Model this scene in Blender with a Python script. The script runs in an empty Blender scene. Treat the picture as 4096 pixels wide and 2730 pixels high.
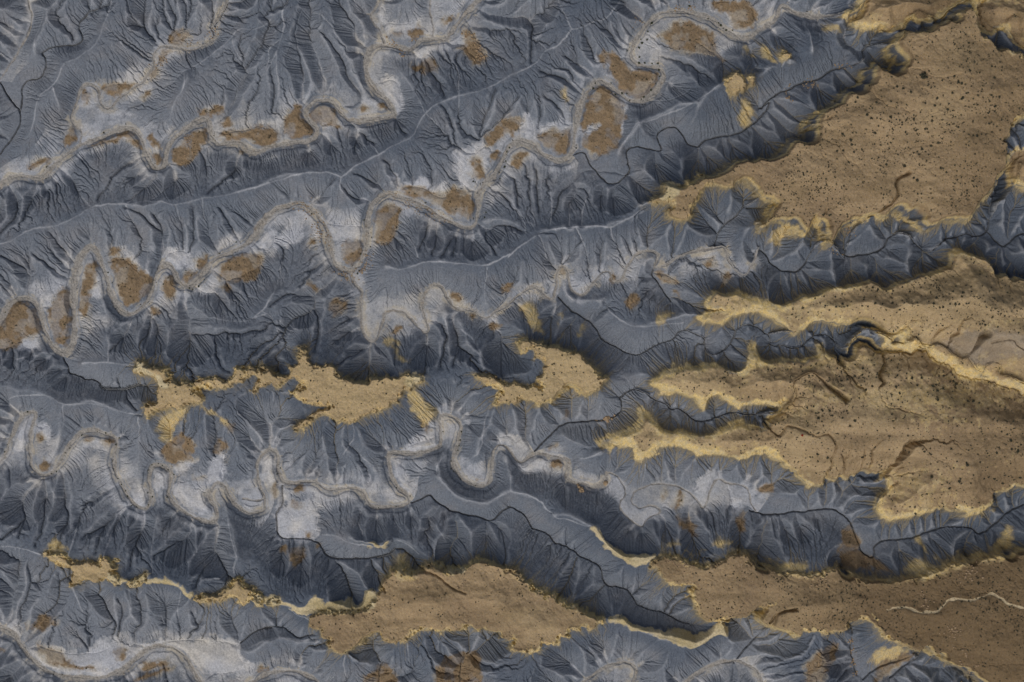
# ---------------------------------------------------------------------------
# MAP OF THE BADLANDS.  Every outline is read off the photograph, tile by tile
# (a..p, 4 x 4 tiles); "mouth first" for the streams.
#   S halfwidth cut | points     dry washes and incised channels
#   R h0 h1 | points             ridge crests, height above the valley plane at both ends
#   M height kind name | points  tan uplands (c: cliffed mesa, s: soft rounded upland)
#   B | brown alluvial bars   P | pale salt flats   Y | yellow talus fans   C | cream crests
# ---------------------------------------------------------------------------
MAP = """
S 9 1.6 | a -60,760 0,690 45,620 110,510 180,400 245,300 270,180 265,80 230,0 215,-60
S 5 1.6 | a -60,1370 0,1310 40,1270 120,1150 180,1050 175,960 130,900 40,800 0,690
S 5 1.4 6 | a 175,960 190,860 185,760 220,690 350,680 400,540 345,440 430,415 520,390 640,390 710,350 680,250 690,180 780,90 830,70
S 20 1.4 | e -60,240 0,160 80,90 160,70 350,105 400,50 a 440,1440 560,1320 690,1240 850,1190 960,1130 1080,1090 1160,1110 1220,1220 1260,1350 1330,1450 1390,1440 1430,1320 1440,1230 1560,1120 1680,1030 1780,1010 1800,1080 1800,1170 1850,1240 1920,1230 2040,1210 2100,1280 2160,1310 2250,1290 b 150,1260 250,1240 520,1210 590,1140 560,1090 470,1000 480,930 600,850 700,870 760,940 800,1000 850,1040 1000,1030 1150,1010 1230,990 1240,960 1190,880 1080,780 1010,680 990,580 1010,440 1060,390 1180,390 1290,410 1370,430 1430,390 1450,340 1560,330 1680,340 1740,260 1800,170 1870,80 1960,0 2000,-60
S 10 1.2 | b 1150,375 1120,280 1050,190 1035,130 1090,30 1110,0 1140,-60
S 8 1.2 | b 1570,310 1560,200 1530,80 1540,0 1550,-60
S 11 1.5 3 | a 690,1240 700,1180 690,1110 620,1050 610,990 660,880 690,770 760,710 840,760 850,860 890,930 950,930 1010,850 1100,790 1200,720 1270,640 1330,560 1310,480 1350,400 1500,405 1640,430 1760,390 1860,310 1850,260 1800,230 1900,110 1940,0 1950,-60
S 4 1.0 | a 1370,400 1270,300 1220,220 1230,60 1240,0 1250,-60
S 4 1.0 | a 1480,250 1490,140 1505,40 1500,-40
S 4 1.0 | a 1800,230 1820,100 1800,-40
S 4 1.0 | a 1880,1020 1930,950 1990,870 2010,760 2120,600 2170,510 2240,390 b 130,290 170,200 160,160
S 4 1.0 | b 430,850 450,700 430,540 390,380 400,200 450,90
S 4 1.0 | b 760,940 800,900 890,910 950,840 930,760 840,690 820,600 760,470 640,300 560,230
S 3 1.0 | b 180,960 205,800 190,640 180,540
S 3 1.0 | b 620,850 640,700 610,640 570,500
S 3 1.0 | b -30,560 80,400 160,300 175,180
S 3 1.0 | b 1030,400 940,370 900,320 890,210 800,100 760,0
S 3 1.0 | b 1740,1280 1760,1180 1730,1090 1650,900
S 3 1.0 | b 1970,1180 1980,1060 2060,900 2110,760
S 3 1.0 | b 1970,1170 2000,1130 2080,1080 2150,1000 2210,930 2290,830
S 3 1.0 | b 1690,350 1740,380 1820,370 1860,420
S 3 1.0 | b 1550,620 1610,680 1640,740 1660,830
S 3 1.0 | b 1240,990 1280,1080 1300,1130 1340,1150
S 3 1.0 | b 860,1060 920,1110 900,1160 900,1300
S 3 1.0 | b 930,1120 1010,1190 1060,1220
S 20 1.6 | c -60,1530 20,1360 70,1270 140,1210 210,1200 290,1250 380,1330 480,1380 560,1370 620,1300 640,1160 660,1010 690,880 740,790 810,700 870,690 950,740 1040,820 1120,870 1210,870 1300,820 1370,720 1400,640 1380,590 1280,570 1160,550 1120,490 1130,400 1180,300 1260,190 1370,110 1500,90 1640,110 1780,150 1900,240 2000,310 2080,340 2150,310 2230,240 2353,180 d 260,60 310,50 400,120 520,150 650,140 780,140 870,100 940,20 980,-60
S 21 1.6 | i -60,-120 e -50,1430 0,1330 40,1220 110,1140 180,1110 260,1130 320,1190 350,1300 400,1440 i 390,0 430,80 510,160 560,160 630,80 e 630,1450 640,1300 620,1150 630,1000 650,850 700,730 760,670 820,700 860,790 900,920 940,1060 980,1170 1060,1250 1120,1260 1210,1200 1290,1100 1320,980 1360,870 1410,830 1480,860 1510,950 1560,1020 1640,1010 1720,930 1780,840 1880,760 2000,720 2130,640 2210,540 2280,410 f 140,420 220,360 320,320 420,305 500,330 570,400 640,500 680,590 690,700 720,810 780,870 850,890 910,840 970,760 1000,640 1000,500 1020,400 1050,310 1130,240 1200,220 1340,270 1500,340 1640,430 1800,510 1890,520 1940,460 1950,350 1960,220 2000,150 2110,50 c 0,1400 20,1360
S 4 1.6 7 | i 545,200 580,290 600,330 680,360 740,385 830,390 870,450 920,470 1060,465 1180,425 1240,430
S 3 1.2 | i 1070,480 1110,570 1180,640
S 11 1.4 4 | f 850,890 900,1010 950,1050 960,1150 940,1280 960,1390 1020,1490 1070,1500 1110,1420 1140,1300 1160,1240 1220,1220 1300,1240 1390,1310 1450,1390 1500,1420 1530,1370 1490,1290 1470,1180 1490,1080 1550,1010 1620,1000 1660,1060 1700,1140 1760,1220 1860,1210 1940,1230 2000,1290 2050,1280 2110,1230 g 80,1170 170,1080 250,1030 310,1020 350,1070 420,1140 460,1120 480,1000 490,890 530,840 570,870 590,960 620,1060 690,1100 740,1070 800,990 870,900 930,880 950,930 960,980 1010,980 1050,950 1080,860 1130,770 1200,720 1290,710 1350,730 1350,790 1305,855 1370,860 1450,810 1560,750 1700,720 1800,695 1920,670 1945,720 1950,790 2000,860 2060,920 2110,920 2140,850 2180,770 2210,690
S 4 1.2 | g 1305,860 1290,920 1350,980 1410,1080 1460,1150
S 4 1.2 6 | g 500,1110 560,1180 620,1240 760,1320 820,1380 850,1440 900,1490 k 850,20 930,80 1010,110 1080,155 1180,180 1280,120 1370,70 1500,45 g 1520,1410 1590,1390 1670,1430 1750,1460 k 1750,60 1755,130 1790,180 1900,150 1960,100 2000,20 g 2020,1390 2100,1345 2180,1350 2250,1410 h 150,1440 240,1405 330,1410
S 4 1.4 | h 150,1440 180,1500 l 170,70 210,90 290,100 430,120 h 470,1490 540,1440 660,1430 710,1480 l 720,80 750,120 800,110 h 850,1450 950,1380 1040,1410 1120,1460 1190,1500 1290,1500 1370,1450 1390,1520 l 1390,100 1420,130 1520,80 1600,110 1690,190 1770,210 1830,130 1870,40 1920,0
S 4 1.2 | l 1790,200 1850,280 1910,320 1950,240 2010,230 2050,240 2060,290 2040,330 2190,370 2353,440
S 3 1.0 | h 1990,1500 l 2140,30 2200,90 2290,140 2330,60
S 4 1.6 | h 20,800 60,700 150,750 190,850 350,900 430,890 480,830 520,730 560,650 600,640 700,690 810,770 1060,740 1140,710 1190,600 1290,555 1360,610 1440,690 1530,745 1610,650 1730,600 1850,570 1940,600 2020,560 2050,520 2060,400 2070,320 2150,260 2210,160 2230,0
S 4 1.4 | h 2010,510 2060,580 2170,700 2210,660 2290,580 2353,560
S 3 1.2 | h 590,640 590,450 600,380
S 4 1.6 | h 810,770 870,530 930,460 1040,410 1120,340 1190,260 1150,170 1190,130 1270,90
S 3 1.2 | h 820,790 830,940 840,1020
S 3 1.2 | h 1060,740 1130,830 1190,970 1240,1020
S 3 1.2 | h 1300,540 1310,480 1430,370
S 15 1.2 | i -60,1180 0,1100 50,1020 100,870 160,740 220,670 310,655 310,700 270,790 250,920 265,1060 290,1170 370,1210 460,1170 530,1060 590,940 680,850 760,810 880,830 1000,880 1000,960 970,1060 990,1190 1040,1290 1100,1400 1190,1490 1260,1490 1300,1400 1280,1280 1280,1150 1340,1100 1420,1130 1480,1200 1450,1290 1440,1380 1500,1460 m 1600,120 1720,180 1840,200 1860,130 1850,50 i 1820,1440 1780,1370 1810,1310 1880,1255 1940,1330 2000,1450 m 2010,30 2090,110 2160,130 2230,90 i 2280,1480 2260,1360 2210,1260 2200,1130 2240,1030 2310,970 j 180,975 230,1000 250,1050 235,1120 240,1190 290,1260 380,1275 450,1240 550,1260 660,1325 740,1325 820,1300 900,1310 970,1340 990,1420 1040,1480 1150,1470 1280,1470 1370,1430 1360,1380 1280,1320 1220,1230 1190,1120 1175,1030 1210,1005 1380,1020 1520,1000 1620,970 1640,900 1620,780 1610,700 1660,680 1740,700 1800,760 1800,850 1770,960 1730,1060 1740,1150 1820,1230 1930,1290 2020,1300 2060,1240 2070,1100 2080,1000 2140,930 2200,960 2260,1050 2300,1095 2353,1080 k 230,1050 290,1010 380,1020 500,1050 590,1070 580,1160 570,1230 630,1270 720,1270 800,1310 880,1280 920,1190
S 7 1.4 | k 920,1190 970,1180 1030,1240 1080,1330 1070,1380 1020,1440 1040,1520 o 1020,50 1080,140 1150,200 1220,240 1250,160 1370,120 1370,80 1310,45 1240,60 1180,80 1130,20 k 1130,1400 1150,1340 1250,1290 1410,1275 1550,1300 1650,1370 1710,1440 1750,1500 1800,1340 1850,1230 1900,1230 1950,1270 2060,1275 2130,1320 2140,1420 2190,1510
S 8 1.0 | j -60,1400 130,1430 90,1330 60,1220 55,1100 100,1020 180,975
S 5 1.4 9 | k 290,1010 380,910 440,850 510,770 640,745 800,740 920,720 1010,690 1050,650 1040,580 1015,540 1080,490 1150,465 1220,490 1300,540 1400,590 1460,645 1540,630 1610,680 1650,730 1760,740 1870,700 1950,660 2040,670 2140,680 l 70,690 160,650 230,670 290,610 340,560 370,490 340,430 370,380 440,350 500,315 570,350 620,420 710,490 800,540
S 3 1.2 | l 110,690 160,790 170,820 240,870 260,780 340,770 450,820 540,850 600,820 680,880 690,980
S 5 1.2 3 | j 1370,1430 1450,1420 1530,1360 1600,1430 1700,1490 n 1700,90 1850,130 1950,150 2050,180 2090,170 2160,90 2250,65 o 50,65 150,80 240,160 250,240 370,280 430,310 450,370 560,390 640,440 690,490 820,540 870,600 880,700 960,750 1080,750 1130,830 1200,920 1400,960 1500,1020 1620,1060
S 3 1.2 | n 2050,180 2130,240 2170,320 2190,420 2170,560
S 3 1.2 | n 2030,190 2030,300 2050,480
S 6 1.2 5 | j 270,1290 280,1450 n 230,100 225,230 240,330 430,340 540,350 630,400 650,480 740,510 870,500 950,510 1050,490 1180,460 1250,410
S 3 1.2 | n 720,500 820,660 870,820 910,960
S 3 1.0 | n 1030,500 1060,600 1180,760
S 3 1.2 | n 1320,440 1430,530 1500,590 1590,600 1700,700 1850,770
S 5 1.4 | p 0,50 60,75 190,65 300,55 420,40 490,100 535,200 550,260 620,290 610,230 650,200 720,195 800,190 880,150 980,130 1090,130 1120,180 1200,120 1270,50 1400,0
S 3 1.2 | p 1115,180 1140,290
S 3 1.4 | l 860,1490 920,1400 1010,1350 1160,1320 1240,1250
S 4 1.4 | o 2000,1400 2050,1330 2120,1240 2200,1160 2290,1050 2353,900 p 60,600 130,520 200,510
S 4 1.2 | p 530,860 500,780 500,660
S 4 1.4 | p 690,870 740,830 820,760
S 4 1.4 | p 560,880 600,830 720,790 800,750
S 19 1.2 | m -60,1060 0,1100 120,1150 200,1270 290,1390 420,1480 620,1530 900,1530 1060,1450 1180,1340 1280,1260 1400,1250 1520,1280 1600,1360 1650,1470 1720,1562 1780,1640
S 16 1.0 | n -60,1600 120,1500 250,1460 400,1470 520,1510 600,1580 660,1650
S 14 1.0 | o 660,1600 830,1470 960,1410 1080,1380 1160,1420 1160,1500 1100,1640
S 14 1.0 | o 1540,1600 1700,1480 1840,1400 2000,1370 2130,1410 2230,1500 2250,1640
S 4 1.2 1 | n 1100,1760 1100,1562 1110,1440 1130,1390
S 4 1.2 1 | n 1790,1760 1790,1562 1800,1400 1830,1320
S 4 1.0 | m 1390,1220 1410,1120 1410,900 1340,800
S 4 1.0 | m 1010,1160 1020,1050 1050,950 1010,840
S 4 1.0 | m 170,1020 160,940 230,800 260,680 240,560
S 4 1.0 | m 370,970 480,900 505,740 520,620
S 3 1.0 | m 950,1180 1000,1060 930,1000 880,900 830,790
S 3 1.0 | m 1600,1180 1640,1130 1700,1110 1640,960
S 4 1.0 | m 2030,1230 2000,1110 1940,960
S 4 1.2 6 | m 2060,1220 2150,1140 2240,1100 2353,1090 n 90,1110 160,1085 270,1080 370,1150 420,1195 540,1150
S 3 1.0 | m 1215,120 1210,240 1140,430 1130,560
S 3 1.0 | m 1855,230 1840,330 1830,450 1760,560 1700,720
S 3 1.0 | m 1835,450 1900,560 1970,660
S 3 1.0 | m 1620,180 1610,290 1520,430
S 3 1.0 | m 1620,290 1500,380 1330,460
S 3 1.0 | m 210,170 140,250 20,340
S 3 1.0 | i 340,1240 m 150,0 220,160 180,300
S 3 1.0 | i 360,1240 m 380,30 390,220 330,380
S 3 1.0 | i 520,1180 m 540,60 600,110 560,250 520,400
S 3 1.0 | m 910,220 860,300 830,450
S 3 1.0 | i 1110,1470 m 990,80 910,220 730,310
S 3 1.0 | f 1030,1530 j 1030,120 1000,250 970,370
S 3 1.0 | j 1100,110 1110,210 1160,340
S 3 1.0 | j 1010,110 880,160 760,250
S 3 1.0 | j 1520,30 1530,160 1490,320
S 3 1.0 | j 1680,10 1660,130 1640,280
S 3 1.0 | f 1720,1300 j 1770,20 1780,130 1740,260
S 3 1.0 | j 1800,110 1880,160 1960,240
S 3 1.0 | j 2150,20 2165,140 2230,250
S 3 1.0 | f 1500,1430 j 1510,40 1480,110
S 3 1.0 | f 540,1080 560,1240 600,1380 570,1562
S 3 1.0 | f 440,1110 320,1060 190,1180
S 3 1.0 | f 510,1240 390,1290 300,1360
S 3 1.0 | e 220,1110 215,1000 240,940 200,860 30,760
S 3 1.0 | e 620,950 500,940 400,830 280,740
S 3 1.0 | e 640,850 540,720 430,560
S 3 1.0 | e 1365,840 1370,660 1385,520 1310,400
S 3 1.0 | e 1370,550 1200,400 1090,340
S 3 1.0 | e 1610,710 1650,600 1650,450 1665,340
S 3 1.0 | e 1870,750 1800,640 1740,540
S 3 1.0 | e 2020,600 1970,500 1880,350
S 3 1.0 | e 1340,60 1220,180 1100,290
S 3 1.0 | e 1500,90 1440,190 1300,280
S 3 1.0 | e 2020,20 1900,130 1790,210
S 3 1.0 | e 130,280 140,420 20,560
S 3 1.0 | e 960,80 920,170 840,270
S 3 1.0 | e 1270,1260 1280,1390 1210,1500
S 3 1.0 | e 1120,1280 1080,1400 960,1562
S 3 1.0 | e 1640,1440 1740,1430 1880,1440 1930,1400 2060,1430 2180,1400 2260,1400
S 3 1.0 | i 1880,210 1870,100 1850,30
S 3 1.0 | i 1990,320 1900,260 1870,160
S 3 1.0 | f 520,310 600,240 690,150 720,90
S 3 1.0 | f 1150,200 1020,100 900,60
S 3 1.0 | f 1040,300 980,270 840,250 810,190
S 3 1.0 | f 1260,150 1250,60 1150,-60
S 3 1.0 | f 2000,590 2080,500 2200,490 2330,550
S 3 1.0 | f 2000,590 2090,690 2110,740
S 3 1.0 | f 1990,600 1930,640 1920,760
S 3 1.0 | f 1750,560 1760,650 1740,740
S 3 1.0 | f 1530,450 1500,590 1450,700
S 3 1.0 | f 1740,580 1680,690 1640,760
S 3 1.0 | f 1600,480 1600,600 1560,740
S 3 1.0 | f 2050,1270 2110,1230 2250,1000 2300,850
S 3 1.0 | g 530,830 540,660 450,560 330,580
S 3 1.0 | g 545,820 620,740 700,620
S 3 1.0 | g 850,880 850,770 880,640
S 3 1.0 | g 1130,750 1090,640 1000,540
S 3 1.0 | g 1260,710 1255,560 1300,460 1440,360
S 4 1.2 10 | g 1830,690 1860,570 1930,490 2100,330 2250,250
S 3 1.0 | g 1930,480 1910,320 1830,180
S 3 1.0 | g 1860,560 1770,450 1700,380
S 3 1.0 | g 160,330 150,170 110,90
S 3 1.0 | c 1100,1500 g 720,0 640,130 500,210 500,330 450,410
S 3 1.0 | g 330,370 320,180 310,0
S 3 1.0 | g 860,350 870,240 890,170
S 3 1.0 | g 970,350 965,200 1070,80
S 4 1.4 | c 1070,1500 1110,1480 1100,1400 1080,1300 1110,1260 1230,1260 1360,1300 1390,1270 1330,1160 1390,1100 1500,1080 1560,1150 1610,1240 1680,1260 1760,1210 1860,1170 2040,1155 2130,1090 2200,1030 2350,860 d 80,940
S 4 1.2 | c 480,1385 720,1280 760,1400 850,1500 g 920,150 1030,130 1100,40 1110,0
S 3 1.0 | c 1290,850 1400,860 1500,850 1640,770
S 3 1.0 | c 720,810 600,690 480,640 340,620
S 3 1.0 | c 560,1050 540,940 450,850 370,820
S 3 1.0 | c 810,640 700,560 560,480
S 3 1.0 | c 810,520 790,420 740,330
S 3 1.0 | c 270,550 260,420 290,270 260,130 c 60,140
S 3 1.0 | c 1370,480 1550,500 1680,590 1800,680
S 3 1.0 | c 1370,700 1500,690
S 3 1.0 | c 2200,190 2300,50 2340,-40
S 5 1.6 | d 100,940 170,860 220,830 340,760 430,720 600,680 690,610 790,580 900,570 960,530 960,450 1010,380 1180,440 1260,330 1310,200 1420,130 1500,190 1600,210 1660,130 1760,60 1930,0 2000,-60
S 3 1.0 | d 100,930 60,850 20,800
S 3 1.2 | d 2160,230 2140,270 2070,260 1950,190 1930,60
S 3 1.2 | d 2160,240 2180,165 2300,160 2270,230 2300,330
S 3 1.4 | d 520,1080 600,1070 640,1050
R 11 8 | a 370,-60 350,130 310,250 265,320 290,430
R 12 12 | a 940,-40 920,110 870,210
R 12 3 | a 870,210 830,340 760,420 660,490 540,530 515,620 440,740 350,800 310,860 295,1000 265,1130 200,1200 185,1280
R 12 2 | a 870,210 1000,320 1100,480 1190,610
R 10 2 | a 440,740 500,900 530,1020
R 11 3 | a 1310,-60 1320,100 1310,180 1370,350
R 11 3 | a 1575,-60 1590,180
R 11 3 | a 1715,-60 1720,170
R 13 3 | b 160,150 100,210 0,250 a 2040,220 1970,320 1830,440 1780,490 1660,570 1560,620 1490,690 1400,790
R 12 2 | a 1560,620 1570,760 1490,860 1460,980 1430,1100
R 12 2 | a 1970,320 2000,420 2070,520
R 13 2 | b 250,330 150,400 a 2300,520 2240,660 2180,800 2100,980
R 14 13 | b 330,-60 310,20 260,100 290,180 260,320 220,440
R 13 2 | b 220,440 150,580 80,720 0,890
R 13 2 | b 220,440 230,600 245,750 230,950
R 14 2 | b 500,-60 510,80 490,200 490,320 560,460 640,560 690,680 760,780
R 14 2 | b 510,80 620,130 690,210 740,310 850,440 890,560 960,670 1030,750
R 12 2 | b 870,-60 940,120 980,230 1050,310
R 8 2 | b 1350,-40 1340,120
R 13 12 | e -60,650 60,640 170,570 260,510 440,510 650,420 760,330 900,310 1050,310 1250,280 1380,290 1480,320 1600,290 1720,260 1870,240 2050,200 2250,150 f 0,180 100,150 250,100 370,60 530,30 690,40 770,80 b 780,1520 870,1430 960,1380 1100,1320 1230,1230 1390,1180 1440,1060 1500,960 1600,880 1790,810 1950,780 2110,710 2200,650 2353,590 c 300,550 350,470 400,410 490,390 570,310 610,240
R 12 9 | c 610,240 560,130 500,0 480,-60
R 12 10 | c 610,240 680,240 800,180 910,160 1000,50 1050,-40
R 12 3 | c 400,410 300,330 200,270 100,250 0,230
R 12 3 | b 1790,810 1780,700 1790,620 1730,510 1690,430
R 12 3 | b 1790,810 1780,970
R 12 3 | b 1490,950 1420,800 1350,690 1240,570
R 12 3 | b 1100,1320 1000,1200 900,1120
R 12 4 | b 1500,960 1600,1060 1660,1150
R 12 3 | e 760,330 650,230 610,100
R 12 2 | e 1060,310 1130,480 1230,640
R 12 2 | e 1720,260 1740,460 1840,650
R 12 2 | e 430,510 530,680 600,800
R 12 2 | e 100,640 200,760 260,880
R 12 2 | e 1490,320 1560,480 1560,640
R 12 2 | e 1070,300 1180,200 1280,100 
R 12 2 | f 770,80 760,200 900,310 920,440
R 20 14 | c 1990,650 1800,780 1640,880 1450,950 1250,1030 1170,1050
R 13 3 | c 1170,1050 1060,1220 1010,1340
R 18 13 | g 1250,340 1150,400 1000,490 930,510 820,490 600,510 440,530 330,570 250,620 110,710 60,780 f 2230,720 2150,790 2000,840 1850,820 1650,810 1500,800 1380,850 1270,880 1150,840
R 13 2 | f 1430,760 1400,640 1290,570
R 13 3 | f 2030,850 2020,950 2000,1080 2030,1240
R 11 2 | f 1440,860 1440,1050
R 14 3 | f 2353,560 2340,430 2250,310 2200,220 2120,160
R 14 3 | g 290,500 200,450 130,360 60,240 -20,200
R 14 3 | g 300,490 280,400 240,200 230,50
R 14 3 | g 430,500 440,400 440,200 380,50
R 13 3 | g 590,490 590,330 660,200
R 14 4 | g 700,500 710,330 790,150
R 15 2 | g 330,570 390,700 410,860 420,1000
R 15 2 | g 650,520 750,700 750,900
R 15 3 | g 950,510 960,600 1030,700
R 20 3 | j 2040,260 1980,170 1930,90 f 1950,1540 1890,1450 1800,1380 1680,1280 1660,1200
R 12 2 | f 200,1060 240,960 270,800 290,720
R 13 11 | f 200,1060 100,1240 0,1290 e 2290,1260 2230,1270 2040,1330 1900,1300 1790,1290
R 11 4 | e 1790,1290 1680,1210 1590,1170
R 13 5 | f 100,1240 170,1270 230,1380 280,1480 320,1562
R 8 5 | e 1670,1360 1620,1290 1550,1270 1490,1310 1410,1280
R 9 3 | e 1270,880 1250,720
R 12 4 | i 910,240 920,80 900,0 e 900,1400 910,1260 900,1140
R 12 12 | i -60,620 0,580 80,530 250,515 400,520 450,550 530,605 730,590 870,610 1040,660 1200,690
R 8 7 | i 0,220 120,215 240,180 330,180 400,220 500,240
R 9 14 | i 680,240 780,240 950,240 1130,270
R 12 2 | i 530,605 540,750 470,1000
R 14 2 | i 1170,690 1180,900 1175,1220
R 11 3 | j 330,790 170,830 40,890 i 2180,900 2130,1090
R 22 8 | j 860,740 890,890 830,960 780,1040
R 9 2 | j 840,950 1000,1080 1090,1180 1130,1300
R 18 3 | j 2060,600 2010,740 1990,870 1970,1010 1880,1060
R 14 4 | j 1640,1060 1600,1120 1590,1190
R 10 12 | j 1590,1190 1680,1280 1820,1400 1940,1410 2050,1430 2220,1350 k 90,1345 280,1380 380,1470 o 340,0 380,70 440,110
R 11 3 | k 90,1345 90,1150 70,1020
R 14 20 | o 440,110 480,170 600,180 720,240 800,230
R 8 13 | n 600,300 740,310 830,370 960,390 1090,410 1200,370 1280,350 1370,410 1440,480
R 12 3 | n 1280,350 1270,260 1180,130
R 9 3 | n 960,300 920,200 870,30
R 9 3 | n 1090,300 1080,200 970,80
R 14 3 | n 1690,400 1580,220 1560,60
R 14 3 | n 1780,470 1760,260 1830,150
R 12 16 | m -60,420 0,410 120,410 240,440 330,480
R 18 18 | m 970,700 1080,730
R 18 18 | m 1220,710 1400,720 1510,760 1560,830 1650,850
R 18 22 | m 2190,860 2280,890
R 16 2 | m 590,750 650,880 720,1000 760,1080
R 16 2 | m 1080,780 1110,950 1160,1100
R 16 2 | m 1530,800 1500,960 1540,1120
R 14 2 | m 150,420 130,600 130,850
R 14 2 | m 760,720 850,850 900,1000 960,1050
R 16 2 | m 1260,730 1350,900 1390,1060
R 18 2 | m 1280,640 1280,400 1330,180 1370,60
R 18 2 | m 860,520 920,350 1030,120 
R 18 2 | m 560,500 640,280 700,60 
R 18 2 | m 2010,500 1950,300 1940,50
R 10 7 | n -40,1290 150,1200 300,1180 430,1220 560,1190
R 18 3 | n 1340,1240 1350,1380 1400,1480
R 18 3 | n 800,1350 790,1450 830,1562
R 18 3 | n 1900,1150 1940,1250 1960,1300
R 10 3 | k 870,960 730,960 560,880 490,820
R 16 3 | k 870,1000 780,1060 640,1060
R 14 3 | k 1250,1050 1250,1200 1210,1260
R 16 4 | g 1580,1330 1300,1360 1120,1360 1000,1290 930,1230 900,1150
R 10 3 | g 900,1140 780,1140 660,1130
R 10 2 | g 620,1120 580,1060 550,960
R 9 3 | g 1350,780 1260,820 1280,900
R 12 5 | k 1690,270 1670,170 1680,100
R 18 6 | d 210,580 120,575 60,585 
R 22 12 | d 380,510 350,460 290,560
R 14 6 | d 560,430 520,200 380,180
M 36 c | g 1250,260 1400,230 1420,130 1480,120 1540,160 1600,150 1630,80 1650,140 1770,70 1800,10 c 1740,1460 1790,1440 1810,1490 1900,1460 1960,1400 2050,1350 2150,1320 2200,1360 2260,1320 2353,1330 d 300,1280 380,1200 440,1110 520,1130 640,1040 540,1060 620,960 760,870 860,780 900,720 1030,640 1100,530 1140,490 1190,475 1220,520 1290,500 1300,515 1360,490 1400,490 1340,430 1290,410 1300,330 1340,260 1420,200 1500,240 1620,235 1700,160 1800,95 1930,30 1990,40 2020,150 2050,270 2150,320 2260,360 2353,440 2620,440 2620,900 2440,960 2300,1050 2260,1200 2290,1360 2230,1480 h 2200,60 2180,200 2060,290 2000,400 1950,450 1860,430 1750,430 1660,500 1600,510 1500,440 1420,370 1330,340 1290,390 1200,420 1130,390 1040,410 930,470 870,520 800,640 740,670 700,560 650,440 600,380 580,520 540,545 420,470 330,440 260,440 200,490 150,520 130,470 200,420 230,330 290,280 180,245 g 2250,230 2230,150 2180,110 2150,70 2060,100 2020,160 1930,130 1830,110 1800,130 1720,200 1690,310 1660,360 1680,400 1620,430 1550,440 1470,400 1460,370 1530,330 1440,280 1340,290
M 30 s | g 1800,1180 1830,1110 1870,1060 1990,1050 2060,1060 2140,1090 2200,1140 2230,1170 h 80,1170 150,1180 270,1160 330,1165 430,1140 500,1090 600,1080 760,1020 830,1040 850,1010 950,990 1060,940 1160,950 1240,1020 1300,960 1430,960 1560,890 1700,850 1790,810 1780,720 1830,700 1950,700 2060,740 2180,800 2210,870 2353,900 2700,940 2700,1900 l 2353,430 2190,390 2040,340 1910,330 1850,290 1790,210 1770,220 1690,200 1600,125 1520,95 1420,140 1370,80 h 1430,1360 1340,1430 1240,1470 1180,1430 1050,1350 900,1360 800,1340 640,1320 560,1340 480,1400 440,1440 360,1370 310,1350 200,1270 100,1220 g 2300,1230 2170,1240 2050,1260 1990,1300 1920,1340 1800,1330 1730,1310 1770,1260 1880,1230 1950,1200 1850,1210
M 27 s | k 1300,410 1370,360 1430,310 1500,300 1600,290 1700,285 1800,260 1870,255 1930,270 1980,300 2050,320 2100,300 2150,260 2190,180 2200,100 2260,190 2270,220 l 160,220 270,230 340,210 430,230 560,220 640,170 670,80 720,180 850,200 920,150 900,110 950,30 1020,0 1100,20 1180,100 1300,110 1370,60 1400,140 1520,90 1600,120 1690,200 1770,220 1850,290 1910,330 2040,340 2190,390 2353,450 2700,560 2700,1330 2353,1340 2220,1390 2150,1470 2050,1540 p 1280,10 1230,50 1150,80 1060,75 960,70 850,100 740,120 690,110 650,50 l 1130,1530 1140,1490 1170,1400 1240,1350 1240,1250 1200,1260 1110,1280 1000,1260 880,1270 740,1290 640,1320 560,1340 520,1290 450,1220 340,1160 230,1070 190,1010 100,1010 0,1050 k 2300,1020 2200,1030 2110,1090 2000,1050 1900,1030 1800,1040 1650,1000 1560,930 1440,940 1320,1010 1260,1060 1200,1040 1180,960 1100,930 960,960 870,1000 860,940 950,900 1050,880 1180,820 1240,790 1230,670 1260,690 1340,760 1400,830 1480,850 1560,830 1680,870 1800,880 1900,840 2000,800 2080,760 2160,800 l 100,800 170,840 180,760 210,700 290,620 330,570 310,600 250,640 170,600 100,590 0,600 k 2090,600 2000,580 1930,570 1900,520 1820,560 1780,640 1740,620 1700,560 1600,520 1500,500 1400,470 1320,430
M 25 c | i 1120,270 1150,220 1190,230 1210,270 1300,290 1380,300 1420,350 1400,400 1540,410 1610,440 1690,390 1760,360 1860,380 1900,410 2000,360 1990,300 2090,290 2150,270 2220,280 2300,330 j 0,280 60,270 120,310 200,330 260,360 330,340 340,270 400,240 390,160 430,150 400,90 460,120 480,210 540,260 590,280 650,250 700,290 740,360 790,380 860,400 930,410 990,400 990,370 1040,360 1090,380 1130,360 1200,380 1270,350 1330,320 1370,360 1440,345 1480,390 1380,430 1340,460 1290,440 1270,520 1250,570 1200,590 1140,650 1050,650 980,670 930,730 850,750 780,740 700,720 650,680 560,690 490,740 460,790 400,830 330,825 360,800 440,770 480,710 560,670 650,640 690,600 600,610 520,600 440,570 360,530 330,490 420,460 470,440 410,400 340,360 280,390 240,430 170,410 100,430 60,450 10,500 i 2140,490 2150,460 2200,400 2160,340 2080,370 2060,390 1980,410 1900,450 1850,470 1750,440 1700,430 1650,450 1640,480 1710,540 1690,590 1600,580 1550,600 1510,650 1450,600 1360,630 1290,650 1260,700 1200,710 1220,660 1200,620 1300,600 1330,560 1320,500 1330,450 1350,440 1310,380 1270,330 1130,330
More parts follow.
